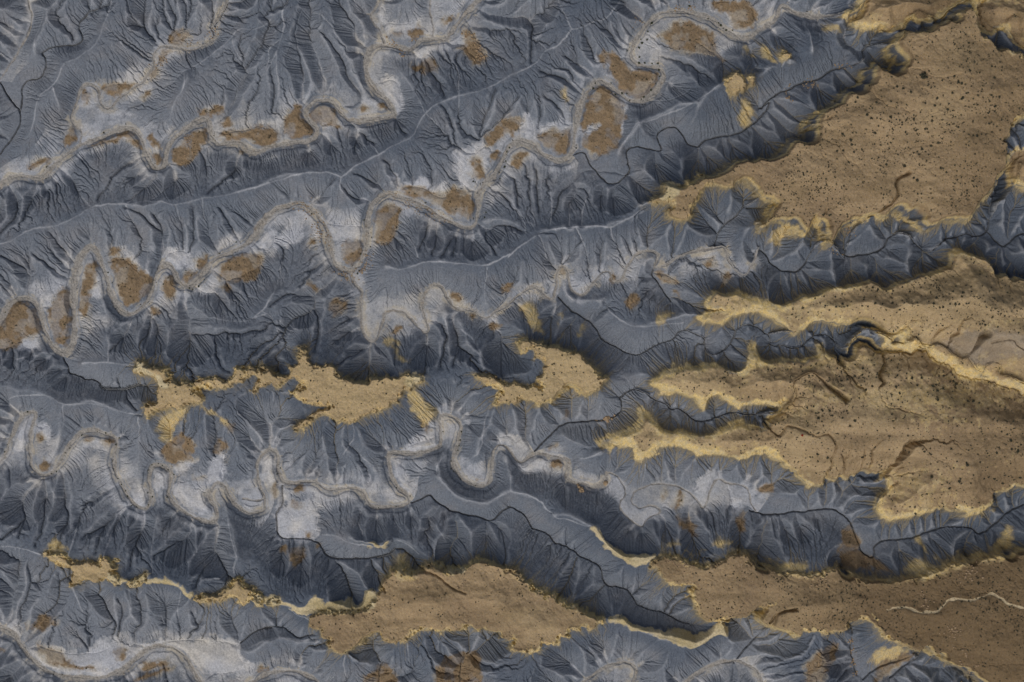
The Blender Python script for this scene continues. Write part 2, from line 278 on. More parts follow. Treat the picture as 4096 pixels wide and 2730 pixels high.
M 26 c | k 160,60 220,30 280,70 370,70 380,50 390,100 480,110 580,130 640,150 720,180 760,230 800,260 830,320 870,360 930,390 890,430 860,460 800,510 720,520 690,490 680,450 600,450 550,490 500,540 470,550 390,580 360,600 330,620 310,580 230,560 160,560 80,580 0,590 j 2080,600 2140,560 2130,520 2190,490 2120,450 2050,430 1980,400 1930,370 1950,350 2000,350 2090,360 2110,390 2200,430 2270,440 k 130,430 240,440 300,420 330,470 370,470 360,420 320,390 380,350 390,300 400,240 350,190 290,200 310,130 270,100 210,110 240,140 210,150 165,110
M 25 c | n 480,1080 500,1020 600,970 740,980 900,980 1000,960 1100,850 1150,700 1230,620 1330,640 1440,650 1500,580 1600,600 1680,640 1720,610 1840,610 1900,540 1980,540 2060,570 2120,590 2150,630 2230,600 2300,640 o 0,620 100,620 200,700 330,790 420,840 540,890 650,950 760,1000 850,1030 930,1060 800,1110 700,1110 580,1130 570,1210 500,1180 510,1280 440,1250 380,1260 350,1210 330,1290 230,1310 140,1300 90,1280 140,1230 90,1210 0,1220 n 2130,1200 2000,1130 1900,1150 1890,1110 1820,1110 1850,1140 1700,1150 1600,1150 1500,1140 1420,1120 1350,1160 1330,1220 1240,1260 1110,1240 1080,1200 1090,1160 1030,1180 950,1220 930,1270 830,1310 790,1340 730,1350 670,1300 640,1250 700,1220 640,1210 580,1190 620,1130 550,1140
M 19 c | m 320,470 400,480 520,490 560,550 620,560 700,540 800,580 840,510 930,520 940,570 970,600 920,630 960,660 1000,730 940,720 870,680 780,720 690,690 640,740 560,750 600,700 570,660 610,630 500,570 400,530
M 19 c | m 1070,740 1150,700 1200,640 1220,650 1230,700 1150,730 1110,760
M 20 c | m 1630,850 1780,830 1850,820 1920,780 1980,720 2020,700 2040,760 2140,770 2160,760 2110,820 2180,850 2240,910 2160,880 2090,850 2080,900 2040,910 2030,840 1970,850 1890,880 1800,870 1720,900
M 21 c | m 2280,880 n 0,820 50,850 100,900 40,900 0,870
M 22 c | n 140,880 200,860 230,890 210,920 160,910
M 24 c | o 1290,560 1380,500 1460,500 1600,560 1750,590 1900,560 2000,490 2060,460 2140,510 2250,600 p 320,390 380,370 440,330 480,350 580,400 640,410 750,410 860,390 920,360 1000,330 1100,300 1200,290 1260,270 1345,270 1650,240 1650,1050 1260,1050 1140,893 1050,850 950,790 890,760 820,750 740,710 690,680 620,600 580,580 520,640 450,670 420,650 380,670 300,650 250,690 200,660 150,640 60,620 50,590 90,560 130,500 o 2200,1000 2100,1060 2000,1060 1850,1040 1760,1050 1700,1000 1690,900 1640,830 1690,740 1500,750 1400,680 1380,620
M 20 s | d 860,90 960,60 1010,0 1040,-120 1930,-120 1900,-20 1770,50 1660,120 1500,170 1420,110 1290,240 1230,260 1150,210 1000,210 880,140
M 22 s | d 2000,-100 2700,-100 2700,420 2380,420 2310,330 2290,240 2180,180 2150,270 2060,260 1960,190 1950,40
M 24 c | c 1950,700 1990,640 2010,600 2050,590 2080,660 2130,690 2080,760 2020,780 2010,740 1960,720
M 22 c | c 2160,610 2210,620 2190,680 2160,700
M 19 c | d 300,470 340,440 400,440 360,480
M 30 s | h 2245,-60 2353,-200 2700,-200 2700,300 2400,130 2330,120 2270,190 2220,250 2190,240
R 21 21 | o 790,240 840,320 900,400 1000,470 1100,530 1180,530 1280,520
R 20 18 | o 940,1065 1060,1060 1200,1110 1400,1170 1580,1190 1700,1250
R 16 19 | n 330,940 400,1010 490,1030
R 22 20 | n 50,880 150,895 250,915 340,940
C | m 960,690 1080,715 1080,745 950,715
C | m 1210,700 1400,708 1520,750 1570,820 1650,840 1640,862 1550,840 1500,775 1390,735 1210,725
C | m 2180,845 2300,890 2290,905 2170,870
C | n 40,880 150,890 330,930 330,950 140,915 40,905
C | o 770,230 840,225 850,300 900,380 1000,430 1090,470 1180,480 1280,480 1340,460 1280,560 1180,580 1110,560 1000,500 880,420 840,310
C | o 930,1060 1050,1030 1200,1090 1400,1150 1580,1130 1620,1150 1700,1180 1810,1150 1900,1050 2000,1130 1980,1200 1900,1180 1820,1210 1820,1250 1700,1290 1600,1280 1400,1190 1200,1130 1050,1090
C | n 320,930 380,980 490,1000 600,960 740,970 900,960 1030,920 1100,830 1040,790 980,830 940,920 860,900 800,830 770,900 650,880 620,930 540,800 490,960
C | j 1340,460 1330,400 1350,350 1440,345 1490,390 1400,420
C | g 1250,260 1400,230 1420,130 1480,120 1560,170 1530,260 1440,280
C | m 870,680 920,640 1000,730 940,720
C | m 1070,740 1150,700 1200,640 1220,650 1230,700 1150,730 1110,760
C | m 2280,880 n 0,820 50,850 100,900 40,900 0,870
C | n 140,880 200,860 230,890 210,920 160,910
C | i 1120,270 1150,220 1190,230 1210,290 1300,340 1370,400 1440,440 1350,440 1310,380 1270,330 1130,330
C | n 1650,590 1840,590 1830,620 1700,610
C | n 820,360 960,390 1090,400 1200,375 1210,420 1100,440 960,410
Y | o 1400,400 1500,360 1560,390 1580,480 1700,520 1850,380 1900,420 2040,380 2120,450 2230,500 2353,590 p 130,360 200,370 300,350 300,300 200,320 100,290 0,230 o 2330,500 2220,450 2060,400 1950,370 1850,350 1720,470 1600,430
Y | n 1250,470 1330,460 1440,640 1330,690 1230,640
Y | g 1310,1300 1450,1230 1560,1240 1450,1300 1350,1370
Y | c 520,720 580,700 590,850 550,860
Y | c 2110,370 2200,420 2220,500 2130,470
Y | d 100,370 200,390 260,530 150,510
Y | d 250,430 350,460 300,520
Y | c 2040,840 2150,810 2210,920 2170,1050 2100,1080
Y | d 620,200 740,190 900,270 760,260
Y | p 660,60 680,30 720,110 860,90 1050,70 1180,70 1270,0 1290,20 1150,95 960,85 850,115 740,125 680,120
Y | p 760,340 820,300 890,310 950,350 990,290 1060,230 1090,300 1200,230 1300,130 1345,170 1345,260 1200,290 1000,330 860,390 780,390
Y | i 1260,720 1430,640 1600,610 1560,720 1500,800 1450,870 1390,960 1340,880
Y | i 1700,620 1800,640 1900,720 1990,750 1940,790 1850,720
Y | j 1310,470 1400,450 1570,640 1590,680 1520,800 1470,800 1450,740 1380,680
Y | h 130,650 200,520 290,450 420,480 520,540 400,620 250,680
Y | g 150,1170 250,1120 380,1300 400,1450 330,1430 200,1280
Y | g 480,1250 530,1240 480,1430
Y | g 680,1380 740,1310 720,1400 620,1500
Y | p 820,200 880,170 910,260 950,300 900,280
Y | m 360,430 450,340 510,420 600,400 560,470 440,460
Y | j 1100,50 1180,40 1280,160 1360,240 1290,210 1180,120
Y | f 1130,1480 1230,1460 1290,1530 1240,1562
Y | p 600,800 680,720 820,740 740,800 650,830
B | a 1500,260 1600,250 1640,300 1560,360 1480,380 1430,350
B | a 1390,430 1500,430 1400,550 1360,540
B | a 1270,600 1350,570 1340,650 1280,690
B | a 900,720 1060,700 1160,720 1040,800 960,840 860,770
B | a 700,770 810,800 720,880 680,870
B | a 1220,780 1290,780 1300,820 1230,840
B | a 540,1140 620,1090 660,1170 560,1260 530,1240
B | a 730,1270 900,1190 1050,1130 1140,1120 1210,1250 1180,1250 1080,1190 950,1210 760,1280
B | a 1240,1130 1400,1220 1380,1260 1310,1260
B | a 1310,1300 1380,1310 1370,1400 1320,1380
B | a 1440,1390 1480,1280 1600,1160 1780,1070 1790,1190 1720,1260 1650,1330 1580,1420 1540,1430
B | a 1690,980 1740,920 1800,960 1840,900 1930,900 1900,990 1800,1000 1700,1010
B | a 1900,1050 1940,980 1980,1040 1970,1090 1900,1090
B | a 1850,1170 1990,1110 2100,1110 2200,1060 2320,1070 b 100,1110 140,1070 200,1110 270,1170 230,1240 130,1280 0,1230 a 2220,1200 2100,1180 1900,1190
B | a 2050,1270 2120,1310 2060,1330
B | a 200,1430 440,1330 400,1400 280,1450
B | b 290,1100 310,980 390,880 440,920 440,1010 540,1090 530,1150 450,1190 350,1180 290,1140
B | b 500,960 580,890 690,890 740,960 760,1090 740,1100 620,1050 540,1040
B | b 920,920 1030,920 950,960
B | b 1090,870 1170,890 1180,930 1100,950
B | b 1210,260 1320,270 1320,310 1230,310
B | b 1330,290 1400,240 1480,230 1450,300 1400,350
B | b 1660,180 1740,140 1750,180 1680,210
B | b 1810,250 1870,200 1920,290 1960,360 2020,420 2030,510 1960,580 1900,570 1850,490 1830,420 1740,400 1860,410
B | b 1390,570 1460,570 1500,480 1560,500 1600,590 1520,640 1430,610
B | b 1990,1210 2010,1150 2180,1000 2290,1000 2330,1060 2280,1140 2170,1170 2120,1260 2040,1270
B | b 1870,1400 1910,1350 1960,1370 2000,1480 2010,1530 1950,1550 1900,1500
B | b 2070,1310 2140,1310 2100,1400 2060,1410
B | c 100,1400 150,1290 270,1290 190,1390 110,1460
B | c 330,1180 420,1130 600,1090 590,1250 560,1340 440,1290 340,1200
B | c 700,1100 720,940 790,780 850,730 920,760 980,820 1060,900 1080,960 1040,1060 1050,1150 1020,1250 900,1310 780,1320 680,1250 670,1190 740,1140 870,1100 860,1060 770,1060 750,1110
B | c 820,480 900,440 1000,470 1100,560 1110,620 1180,580 1300,610 1370,650 1310,750 1210,850 1110,830 1020,760 960,680 930,560
B | c 1330,330 1450,250 1550,180 1760,240 1850,300 1820,390 1900,470 1940,530 1780,460 1600,450 1480,420 1390,310
B | c 1800,0 2160,0 2200,150 2120,280 2000,220 1950,120 1840,60
B | e 90,1160 170,1140 260,1190 320,1250 360,1410 270,1450 210,1420 160,1500 80,1562 -60,1562 -60,1400 40,1290
B | e 370,1220 450,1180 480,1050 590,1020 600,1150 600,1300 590,1450 560,1540 500,1530 450,1400
B | e 680,1040 720,900 790,810 850,820 830,900 790,1000 760,1130 810,1180 740,1220 730,1270 680,1270
B | e 930,700 990,670 1030,710 1010,760 960,770
B | e 950,780 1070,770 1130,840 1190,890 1290,920 1290,1060 1220,1140 1150,1180 1080,1190 1030,1110 990,990 950,850
B | e 1400,1060 1420,940 1460,920 1510,1010 1500,1100 1420,1110
B | e 1670,860 1700,770 1750,760 1790,780 1720,880
B | e 1860,880 1960,790 2130,720 2230,750 2250,820 2240,910 2180,970 2090,990 1990,990 1900,960
B | e 1260,1220 1330,1190 1370,1230 1310,1280
B | e 1920,1020 1960,1010 1980,1060 1940,1070
B | e 1540,930 1640,900 1680,930 1600,1010 1570,990
B | e 2140,560 2230,460 2250,480 2180,560
B | f 1260,190 1330,150 1450,150 1540,190 1560,220 1640,250 1690,230 1720,180 1810,170 1880,230 1930,300 1910,430 1850,430 1720,400 1640,340 1490,270
B | f 1080,360 1180,320 1290,340 1280,450 1220,630 1110,670 1070,640 1080,480
B | f 790,700 820,620 900,620 970,650 950,740 880,850 810,820
B | f 670,1200 740,1110 800,1130 830,1180 770,1290 700,1290
B | f 480,980 540,990 570,1060 540,1070
B | f 510,660 540,630 570,670 540,700
B | f 1210,1390 1280,1340 1310,1370 1250,1430 1210,1430
B | f 1710,1080 1790,1070 1840,1140 1800,1180 1750,1150
B | f 2150,1020 2240,990 2260,1040 2180,1070 2140,1060
B | f 1870,1240 1950,1270 1930,1300
B | f 2040,1370 2100,1320 2150,1370 2120,1420
B | g 10,1030 90,990 130,1020 90,1080 20,1060
B | g 500,880 540,840 570,880 570,930
B | g 950,900 1020,970 960,980
B | g 1300,880 1450,910 1570,1010 1480,990 1350,960
B | g 1500,1060 1560,1110 1540,1140
B | g 1040,1140 1130,1090 1190,1130 1150,1210 1080,1190
B | g 1700,820 1780,780 1840,780 1850,850 1760,870
B | g 1920,930 1980,900 1940,1000 1890,1040
B | i 1380,1010 1450,870 1560,840 1650,910 1690,990 1660,1050 1560,1080 1480,1110 1400,1070
B | i 1830,870 1930,900 1930,970 1850,1030
B | i 1930,700 2050,760 2000,860 1960,800
B | i 310,870 350,840 350,880 310,900
B | i 340,1080 400,1080 450,1130 420,1170 350,1160
B | i 720,880 780,870 800,900 740,920
B | i 860,900 990,890 980,940 900,960
B | i 1920,1080 1960,1060 1950,1130
B | i 1690,1220 1740,1210 1720,1240
B | j 380,1310 430,1280 460,1330 430,1360 390,1350
B | j 180,1290 230,1250 240,1360 210,1390
B | j 350,1440 390,1400 430,1450 400,1490
B | j 1920,1230 2010,1260 1980,1270
B | j 1470,740 1540,740 1510,830 1480,830
B | k 430,1070 520,1080 530,1130 460,1130
B | k 370,980 440,940 490,960 430,1010
B | k 1400,1330 1430,1350 1400,1430
B | k 1500,1400 1550,1330 1560,1480 1490,1500
B | k 540,640 580,650 600,740 540,740
B | k 2200,1300 2353,1260 2353,1330 2250,1360
B | m 300,1250 350,1240 420,1290 540,1330 590,1400 660,1430 830,1440 700,1470 560,1440 430,1400
B | m 960,1330 970,1280 1030,1260 1100,1310 1060,1360 980,1360
B | m 1180,1470 1210,1400 1300,1370 1440,1370 1370,1420 1240,1480
B | m 1140,1540 1300,1460 1500,1420 1380,1470 1250,1562
B | m 220,1090 310,1030 440,960 490,1040 400,1150 300,1110
B | m 2210,1430 2280,1430 2290,1470 2230,1470
B | m -60,1260 40,1280 0,1300
B | n 250,420 320,360 330,440 280,460
B | n 340,480 360,410 480,390 490,450 430,520 390,580
B | n 450,290 490,250 530,310 480,330
B | n 570,370 620,400 590,440
B | n 70,1440 150,1430 160,1480 90,1480
B | n 900,1620 1040,1470 1130,1400 1230,1420 1290,1620
B | n 1570,1620 1600,1400 1700,1320 1850,1330 2000,1310 1960,1420 1980,1620
B | o 1490,150 1590,130 1680,220 1680,330 1600,270
B | o 2000,180 2080,120 2110,170 2080,290 2020,240
B | o 1500,0 1560,-40 1560,50 1510,90
B | p 440,170 500,100 540,200 560,270 650,300 700,360 560,330 500,350 440,320
B | p 240,900 290,760 380,690 440,680 430,760 330,900
B | p 600,900 650,770 760,735 830,750 700,840
P | b 1770,1290 1870,1270 1960,1190 2000,1260 2060,1310 2050,1400 2000,1500 1900,1520 f 1900,120 1900,200 1820,160 1760,80 b 1760,1430
P | f 1330,140 1400,100 1500,120 1590,170 1680,150 1700,200 1640,250 1560,220 1500,180
P | b 1140,200 1200,180 1300,200 1480,160 1500,220 1400,240 1250,260 1160,300
P | b 1580,180 1640,150 1660,240 1590,230
P | b 1380,440 1560,370 1540,450 1460,530
P | b 950,870 1070,820 1100,900 960,930
P | b 1130,700 1200,660 1300,720 1300,960 1250,980 1190,860
P | b 1080,80 1170,60 1160,160 1120,200
P | b 30,1090 120,1000 280,1010 290,1090 200,1090 140,1060
P | c 330,1080 400,1060 560,1060 600,1080 420,1130 340,1130
P | c 200,960 270,990 310,1140 240,1180 200,1130
P | c 1040,980 1080,990 1070,1140 1040,1130
P | c 760,1060 860,1060 870,1100 770,1110
P | c 1250,420 1350,400 1400,480 1330,520 1270,500
P | e 320,1110 370,1030 470,1050 470,1100 380,1190
P | e 1010,670 1100,720 1190,870 1290,900 1240,890 1130,830 1040,740
P | e 1390,770 1440,710 1600,700 1640,800 1550,870 1480,850
P | e 780,980 880,1010 840,1130 770,1120
P | e 170,1480 240,1440 330,1450 330,1562 190,1562
P | e 1660,1030 1750,1000 1900,1060 1760,1100
P | e 2200,640 2353,500 2353,680 2270,740
P | f 640,470 800,490 940,490 950,620 850,600 740,620 700,550
P | f 120,650 280,560 330,420 460,430 500,560 400,640 240,700 150,760
P | f 1270,130 1300,60 1200,100
P | i 350,780 420,760 440,860 400,920 350,870
P | i 1480,1110 1660,1040 1670,1100 1560,1190 1490,1200
P | i 1750,1150 1830,1050 1930,990 1900,1230 1780,1320
P | i 640,960 760,900 860,900 900,980 720,970
P | i 1110,1340 1200,1300 1270,1340 1250,1450 1180,1480
P | i 1310,1180 1360,1130 1450,1170 1440,1260 1380,1370 1310,1320
P | i 1490,1280 1600,1260 1760,1400 1800,1530 1640,1530 1500,1420
P | i 2240,1040 2330,990 2353,1250 2270,1300 2220,1200
P | i 130,760 290,680 290,740 230,900 100,1040
P | m -60,1130 170,1050 200,1130 160,1200 80,1150
P | m 260,1230 600,1320 800,1300 900,1160 1000,1150 1050,1250 1300,1230 1500,1190 1900,1190 2040,1250 2050,1380 2200,1400 2000,1500 1700,1500 1550,1250 1300,1250 1100,1440 900,1530 500,1500 250,1330
P | j 240,1280 300,1280 330,1500 n 240,0 550,0 590,110 570,320 430,340 330,330 240,340 220,200
P | j 1400,920 1560,880 1620,960 1400,1010 1250,1000
P | j 2100,900 2140,860 2250,850 2290,950 2200,940
P | j 1200,1060 1260,1060 1340,1180 1400,1350 1330,1330 1240,1220
P | k 120,1090 250,1080 330,1040 410,1060 380,1170 230,1200 140,1120
P | k 1670,1270 1760,1180 1830,1150 1820,1260 1760,1380 1700,1350
P | k 1970,1400 2080,1380 2070,1480 1990,1500
P | n 580,1160 640,1120 680,1200 600,1200
P | l 1420,100 1600,20 1860,-60 2000,-40 2300,0 2300,200 2100,200 1900,280 1790,200 1700,180 1600,90
"""
SKY, SUN, EXPOSURE = 0.06, 1.85, -0.34
RELIEF = 0.75
import bpy, math, random, sys
import numpy as np

rng = np.random.default_rng(7)
random.seed(7)

# ---------------------------------------------------------------------------
# scale and camera geometry: the frame is 491 m wide, seen straight down from 900 m
# ---------------------------------------------------------------------------
PX = 0.12                      # metres per photograph pixel at the valley datum
W, H = 4096, 2730
CAM_H = 900.0
STEP = 2.0                     # terrain post spacing in photograph pixels
MX, MY = 270, 240              # margin of terrain outside the frame
X0, Y0 = -MX, -MY
NX = int((W + 2 * MX) / STEP) + 1
NY = int((H + 2 * MY) / STEP) + 1
DX = STEP * PX

TILE = {}
for r, oy in enumerate((0, 670, 1340, 2000)):
    for c, ox in enumerate((0, 1000, 2000, 2996)):
        TILE['abcdefghijklmnop'[r * 4 + c]] = (ox, oy, 1100 / 2353)
TILE['p'] = (2996, 2000, 1100 / 1345)

def pts_of(text):
    t, out = 'a', []
    for tok in text.split():
        if tok in TILE:
            t = tok
        else:
            x, y = tok.split(',')
            ox, oy, s = TILE[t]
            out.append((ox + float(x) * s, oy + float(y) * s))
    return np.array(out)

def smoothstep(a, b, x):
    t = np.clip((x - a) / (b - a), 0, 1)
    return t * t * (3 - 2 * t)

def valley_plane(x, y):
    """height of the valley floors: they fall to the west, and climb into the uplands"""
    return 5.0 * x / W + 11.0 * smoothstep(2500, 4300, x - 0.25 * np.abs(y - 1300))

def ground_pos(p, h):
    """photograph pixel of a point known to stand h above the valley plane -> map position"""
    z = valley_plane(p[:, 0], p[:, 1]) + h
    k = (CAM_H - z) / CAM_H
    c = np.array([W / 2, H / 2])
    return c + (p - c) * k[:, None]

def chaikin(p, n, closed=False):
    for _ in range(n):
        q = np.roll(p, -1, 0) if closed else p[1:]
        b = p if closed else p[:-1]
        a1, a2 = b * .75 + q * .25, b * .25 + q * .75
        m = np.empty((2 * len(a1), p.shape[1])); m[0::2] = a1; m[1::2] = a2
        p = m if closed else np.vstack([p[:1], m, p[-1:]])
    return p

streams, gullies, ridges, mesas, polys = [], [], [], [], {'B': [], 'P': [], 'Y': [], 'C': []}
for line in MAP.strip().splitlines():
    head, body = line.split('|')
    head = head.split(); p = pts_of(body)
    if head[0] == 'S':
        w, cut = float(head[1]), float(head[2]); rise = float(head[3]) if len(head) > 3 else 0.0
        if w <= 3 or (w == 4 and cut <= 1.0):            # hillside gullies: they only steer the runoff
            gullies.append(chaikin(ground_pos(p, np.full(len(p), 5.0)), 2))
        else:
            h = np.linspace(0, 1, len(p)) ** 1.5 * rise
            streams.append((w * .5 if w > 6 else w * .5, cut, chaikin(np.column_stack([ground_pos(p, h), h]), 2)))
    elif head[0] == 'R':
        h = np.linspace(float(head[1]), float(head[2]), len(p))
        q = np.column_stack([ground_pos(p, h), h])
        ridges.append(chaikin(q, 2))
    elif head[0] == 'M':
        mesas.append((float(head[1]), head[2], chaikin(ground_pos(p, np.full(len(p), float(head[1]))), 1, True)))
    else:
        hh = {'B': 2., 'P': 2., 'Y': 14., 'C': 22.}[head[0]]
        polys[head[0]].append(chaikin(ground_pos(p, np.full(len(p), hh)), 2, True))

gx = X0 + np.arange(NX) * STEP
gy = Y0 + np.arange(NY) * STEP
GX, GY = np.meshgrid(gx, gy)            # picture-aligned map coordinates (y down)
GXf, GYf = GX.astype(np.float32), GY.astype(np.float32)

# ---------------------------------------------------------------------------
# raster helpers
# ---------------------------------------------------------------------------
def window(x0, x1, y0, y1):
    i0 = max(0, int((x0 - X0) / STEP)); i1 = min(NX, int((x1 - X0) / STEP) + 2)
    j0 = max(0, int((y0 - Y0) / STEP)); j1 = min(NY, int((y1 - Y0) / STEP) + 2)
    return i0, i1, j0, j1

def line_field(p, R, dist, *carry):
    """min distance to polyline p within R; carry = pairs (array, values per vertex) taken from the nearest point"""
    for k in range(len(p) - 1):
        a, b = p[k, :2], p[k + 1, :2]
        i0, i1, j0, j1 = window(min(a[0], b[0]) - R, max(a[0], b[0]) + R, min(a[1], b[1]) - R, max(a[1], b[1]) + R)
        if i1 <= i0 or j1 <= j0: continue
        gxx, gyy = GXf[j0:j1, i0:i1], GYf[j0:j1, i0:i1]
        d = b - a; L2 = float(d @ d) + 1e-9
        t = np.clip(((gxx - a[0]) * d[0] + (gyy - a[1]) * d[1]) / L2, 0, 1)
        dd = np.hypot(gxx - a[0] - t * d[0], gyy - a[1] - t * d[1])
        s = dist[j0:j1, i0:i1]; m = dd < s
        s[m] = dd[m]
        for arr, val in carry:
            v = val[k] + t * (val[k + 1] - val[k])
            arr[j0:j1, i0:i1][m] = v[m]

def inside(p):
    i0, i1, j0, j1 = window(p[:, 0].min(), p[:, 0].max(), p[:, 1].min(), p[:, 1].max())
    m = np.zeros((NY, NX), bool)
    if i1 <= i0 or j1 <= j0: return m
    sub = m[j0:j1, i0:i1]; gxx = gx[i0:i1]; yy = gy[j0:j1]
    q = np.roll(p, -1, 0)
    for jj, y in enumerate(yy):
        c = (p[:, 1] > y) != (q[:, 1] > y)
        if not c.any(): continue
        a, b = p[c], q[c]
        xs = a[:, 0] + (y - a[:, 1]) / (b[:, 1] - a[:, 1]) * (b[:, 0] - a[:, 0])
        n = (xs[None, :] > gxx[:, None]).sum(1)
        sub[jj] = n % 2 == 1
    return m

def sdf(plist, R):
    """signed distance (positive inside) to a set of closed outlines, clipped at R"""
    d = np.full((NY, NX), R, np.float32); m = np.zeros((NY, NX), bool)
    for p in plist:
        line_field(np.vstack([p, p[:1]]), R, d); m |= inside(p)
    return np.where(m, d, -d)

def noise(scale, seed, sy=None):
    """smooth lattice noise, about -1..1, feature size in photograph pixels"""
    g = np.random.default_rng(seed)
    sy = sy or scale
    n0, m0 = int((W + 2 * MX) / scale) + 4, int((H + 2 * MY) / sy) + 4
    lat = g.uniform(-1, 1, (m0, n0)).astype(np.float32)
    fx = (gx - X0) / scale; fy = (gy - Y0) / sy
    ix, iy = fx.astype(int), fy.astype(int); tx, ty = (fx - ix).astype(np.float32), (fy - iy).astype(np.float32)
    tx = tx * tx * (3 - 2 * tx); ty = (ty * ty * (3 - 2 * ty))[:, None]
    r0 = lat[iy]; r1 = lat[iy + 1]
    row = r0 + (r1 - r0) * ty
    return row[:, ix] * (1 - tx) + row[:, ix + 1] * tx

def fbm(scale, seed, octv=4, gain=.5):
    out, a, tot = 0, 1.0, 0
    for o in range(octv):
        out = out + a * noise(scale / 2 ** o, seed * 31 + o); tot += a; a *= gain
    return out / tot * 1.6

def blur(a, r):
    r = int(r)
    for _ in range(2):
        for ax in (0, 1):
            pad = [(0, 0), (0, 0)]; pad[ax] = (r + 1, r)
            c = np.cumsum(np.pad(a, pad, mode='edge'), axis=ax, dtype=np.float64)
            n = a.shape[ax]
            hi = np.take(c, np.arange(2 * r + 1, 2 * r + 1 + n), axis=ax); lo = np.take(c, np.arange(0, n), axis=ax)
            a = ((hi - lo) / (2 * r + 1)).astype(np.float32)
    return a

def warp(a, ux, uy):
    """sample field a at positions shifted by (ux, uy) photograph pixels"""
    fx = np.clip((GX + ux - X0) / STEP, 0, NX - 1.001); fy = np.clip((GY + uy - Y0) / STEP, 0, NY - 1.001)
    ix, iy = fx.astype(int), fy.astype(int); tx, ty = fx - ix, fy - iy
    return ((a[iy, ix] * (1 - tx) + a[iy, ix + 1] * tx) * (1 - ty) + (a[iy + 1, ix] * (1 - tx) + a[iy + 1, ix + 1] * tx) * ty).astype(np.float32)

# ---------------------------------------------------------------------------
# geology rasters
# ---------------------------------------------------------------------------
R = 160.0
wob1, wob2 = fbm(26, 1, 3, .6) * 7, fbm(26, 2, 3, .6) * 7
mesa_sdf = [warp(sdf([p], R), wob1, wob2) for (_, _, p) in mesas]
cliffy = np.full((NY, NX), -R, np.float32); soft = np.full((NY, NX), -R, np.float32)
mesa_id = np.full((NY, NX), -1, np.int16); mesa_top = np.zeros((NY, NX), np.float32); best = np.full((NY, NX), -R, np.float32)
for k, (h, kind, p) in enumerate(mesas):
    f = mesa_sdf[k]
    if kind == 'c': cliffy = np.maximum(cliffy, f)
    else: soft = np.maximum(soft, f)
    m = (f > -R) & (f > best); mesa_top[m] = h; best = np.maximum(best, f)
    mesa_id[f > 0] = k
del mesa_sdf
upl = np.maximum(cliffy, soft)                       # signed distance to any tan upland
w3, w4 = fbm(40, 3, 3) * 10, fbm(40, 4, 3) * 10
def by_wash(p):
    return min(float(np.hypot(p[:, None, 0] - q[None, :, 0], p[:, None, 1] - q[None, :, 1]).min()) for w, _, q in streams if w > 3.2) < 45
low_bar = sdf([p for p in polys['B'] if by_wash(p)], 80); low_pale = sdf([p for p in polys['P'] if by_wash(p)], 80)
bar = warp(sdf(polys['B'], 80), w3, w4)
pale = warp(sdf(polys['P'], 80), w3 * 1.5, w4 * 1.5)
fan = warp(sdf(polys['Y'], 80), w3, w4)
cream = warp(sdf(polys['C'], 80), w3, w4)

gd = np.full((NY, NX), 30, np.float32)
for p in gullies: line_field(p, 25, gd)
sr = np.zeros((NY, NX), np.float32)
sd = np.full((NY, NX), 120, np.float32); sw = np.full((NY, NX), 3, np.float32); sc = np.full((NY, NX), 1, np.float32)
wig1, wig2 = fbm(30, 5, 3), fbm(30, 6, 3)
sdw = np.full((NY, NX), 120, np.float32)             # distance minus half width
for w, cut, p in streams:
    d = np.full((NY, NX), 120, np.float32); rr = np.zeros((NY, NX), np.float32)
    line_field(p, 100, d, (rr, p[:, 2]))
    m = d - w < sdw
    sdw[m] = (d - w)[m]; sd[m] = d[m]; sw[m] = w; sr[m] = rr[m]; sc[m] = cut
thal = warp(sd, wig1 * 4 + fbm(90, 7, 2) * .75 * sw, wig2 * 4 + fbm(90, 8, 2) * .75 * sw)
sdw = warp(sdw, wig1 * 4, wig2 * 4) + np.where(sw > 3.2, fbm(75, 9, 3) * .5 * sw, 0); sd = warp(sd, wig1 * 4, wig2 * 4)
rd = np.full((NY, NX), 60, np.float32); rh = np.zeros((NY, NX), np.float32)
for q in ridges:
    line_field(q, 50, rd, (rh, q[:, 2]))
gd = warp(gd, wig1 * 5, wig2 * 5)
rdw = warp(rd, wig1 * 3, wig2 * 3)

# ---------------------------------------------------------------------------
# heights above the valley plane: streams, flats, ridges and uplands are pinned,
# a Poisson surface (no pits) is stretched between them
# ---------------------------------------------------------------------------
P0 = valley_plane(GX, GY).astype(np.float32)
pin = np.zeros((NY, NX), bool); val = np.zeros((NY, NX), np.float32)
is_ridge = rdw < STEP * .75
pin[is_ridge] = True; val[is_ridge] = RELIEF * rh[is_ridge]
flat = np.maximum(low_bar, low_pale)
m = (flat > 4) & (sdw < 95) & (upl < -5); pin[m] = True; val[m] = 1.0 + 0.02 * np.minimum(flat[m], 60)
CLIFF = 4.5
rimfall = np.clip(cliffy, 0, 60) * 0.0
m = cliffy > 0; pin[m] = True; val[m] = RELIEF * mesa_top[m] - CLIFF + 4 * smoothstep(20, 220, cliffy[m])
m = (soft > 14) & (cliffy <= 0); pin[m] = True; val[m] = RELIEF * mesa_top[m] - 6 + 11 * smoothstep(10, 170, soft[m])
m = (cream > -2) & (upl < -3); pin[m] = True; val[m] = RELIEF * 20
m = (sdw < 1.0) | (sd < STEP * .8); pin[m] = True; val[m] = np.maximum(sr, np.maximum(RELIEF * mesa_top - np.where(cliffy > soft, 5.5, 1.6), 0) * smoothstep(-90, 25, upl))[m]
is_stream = m

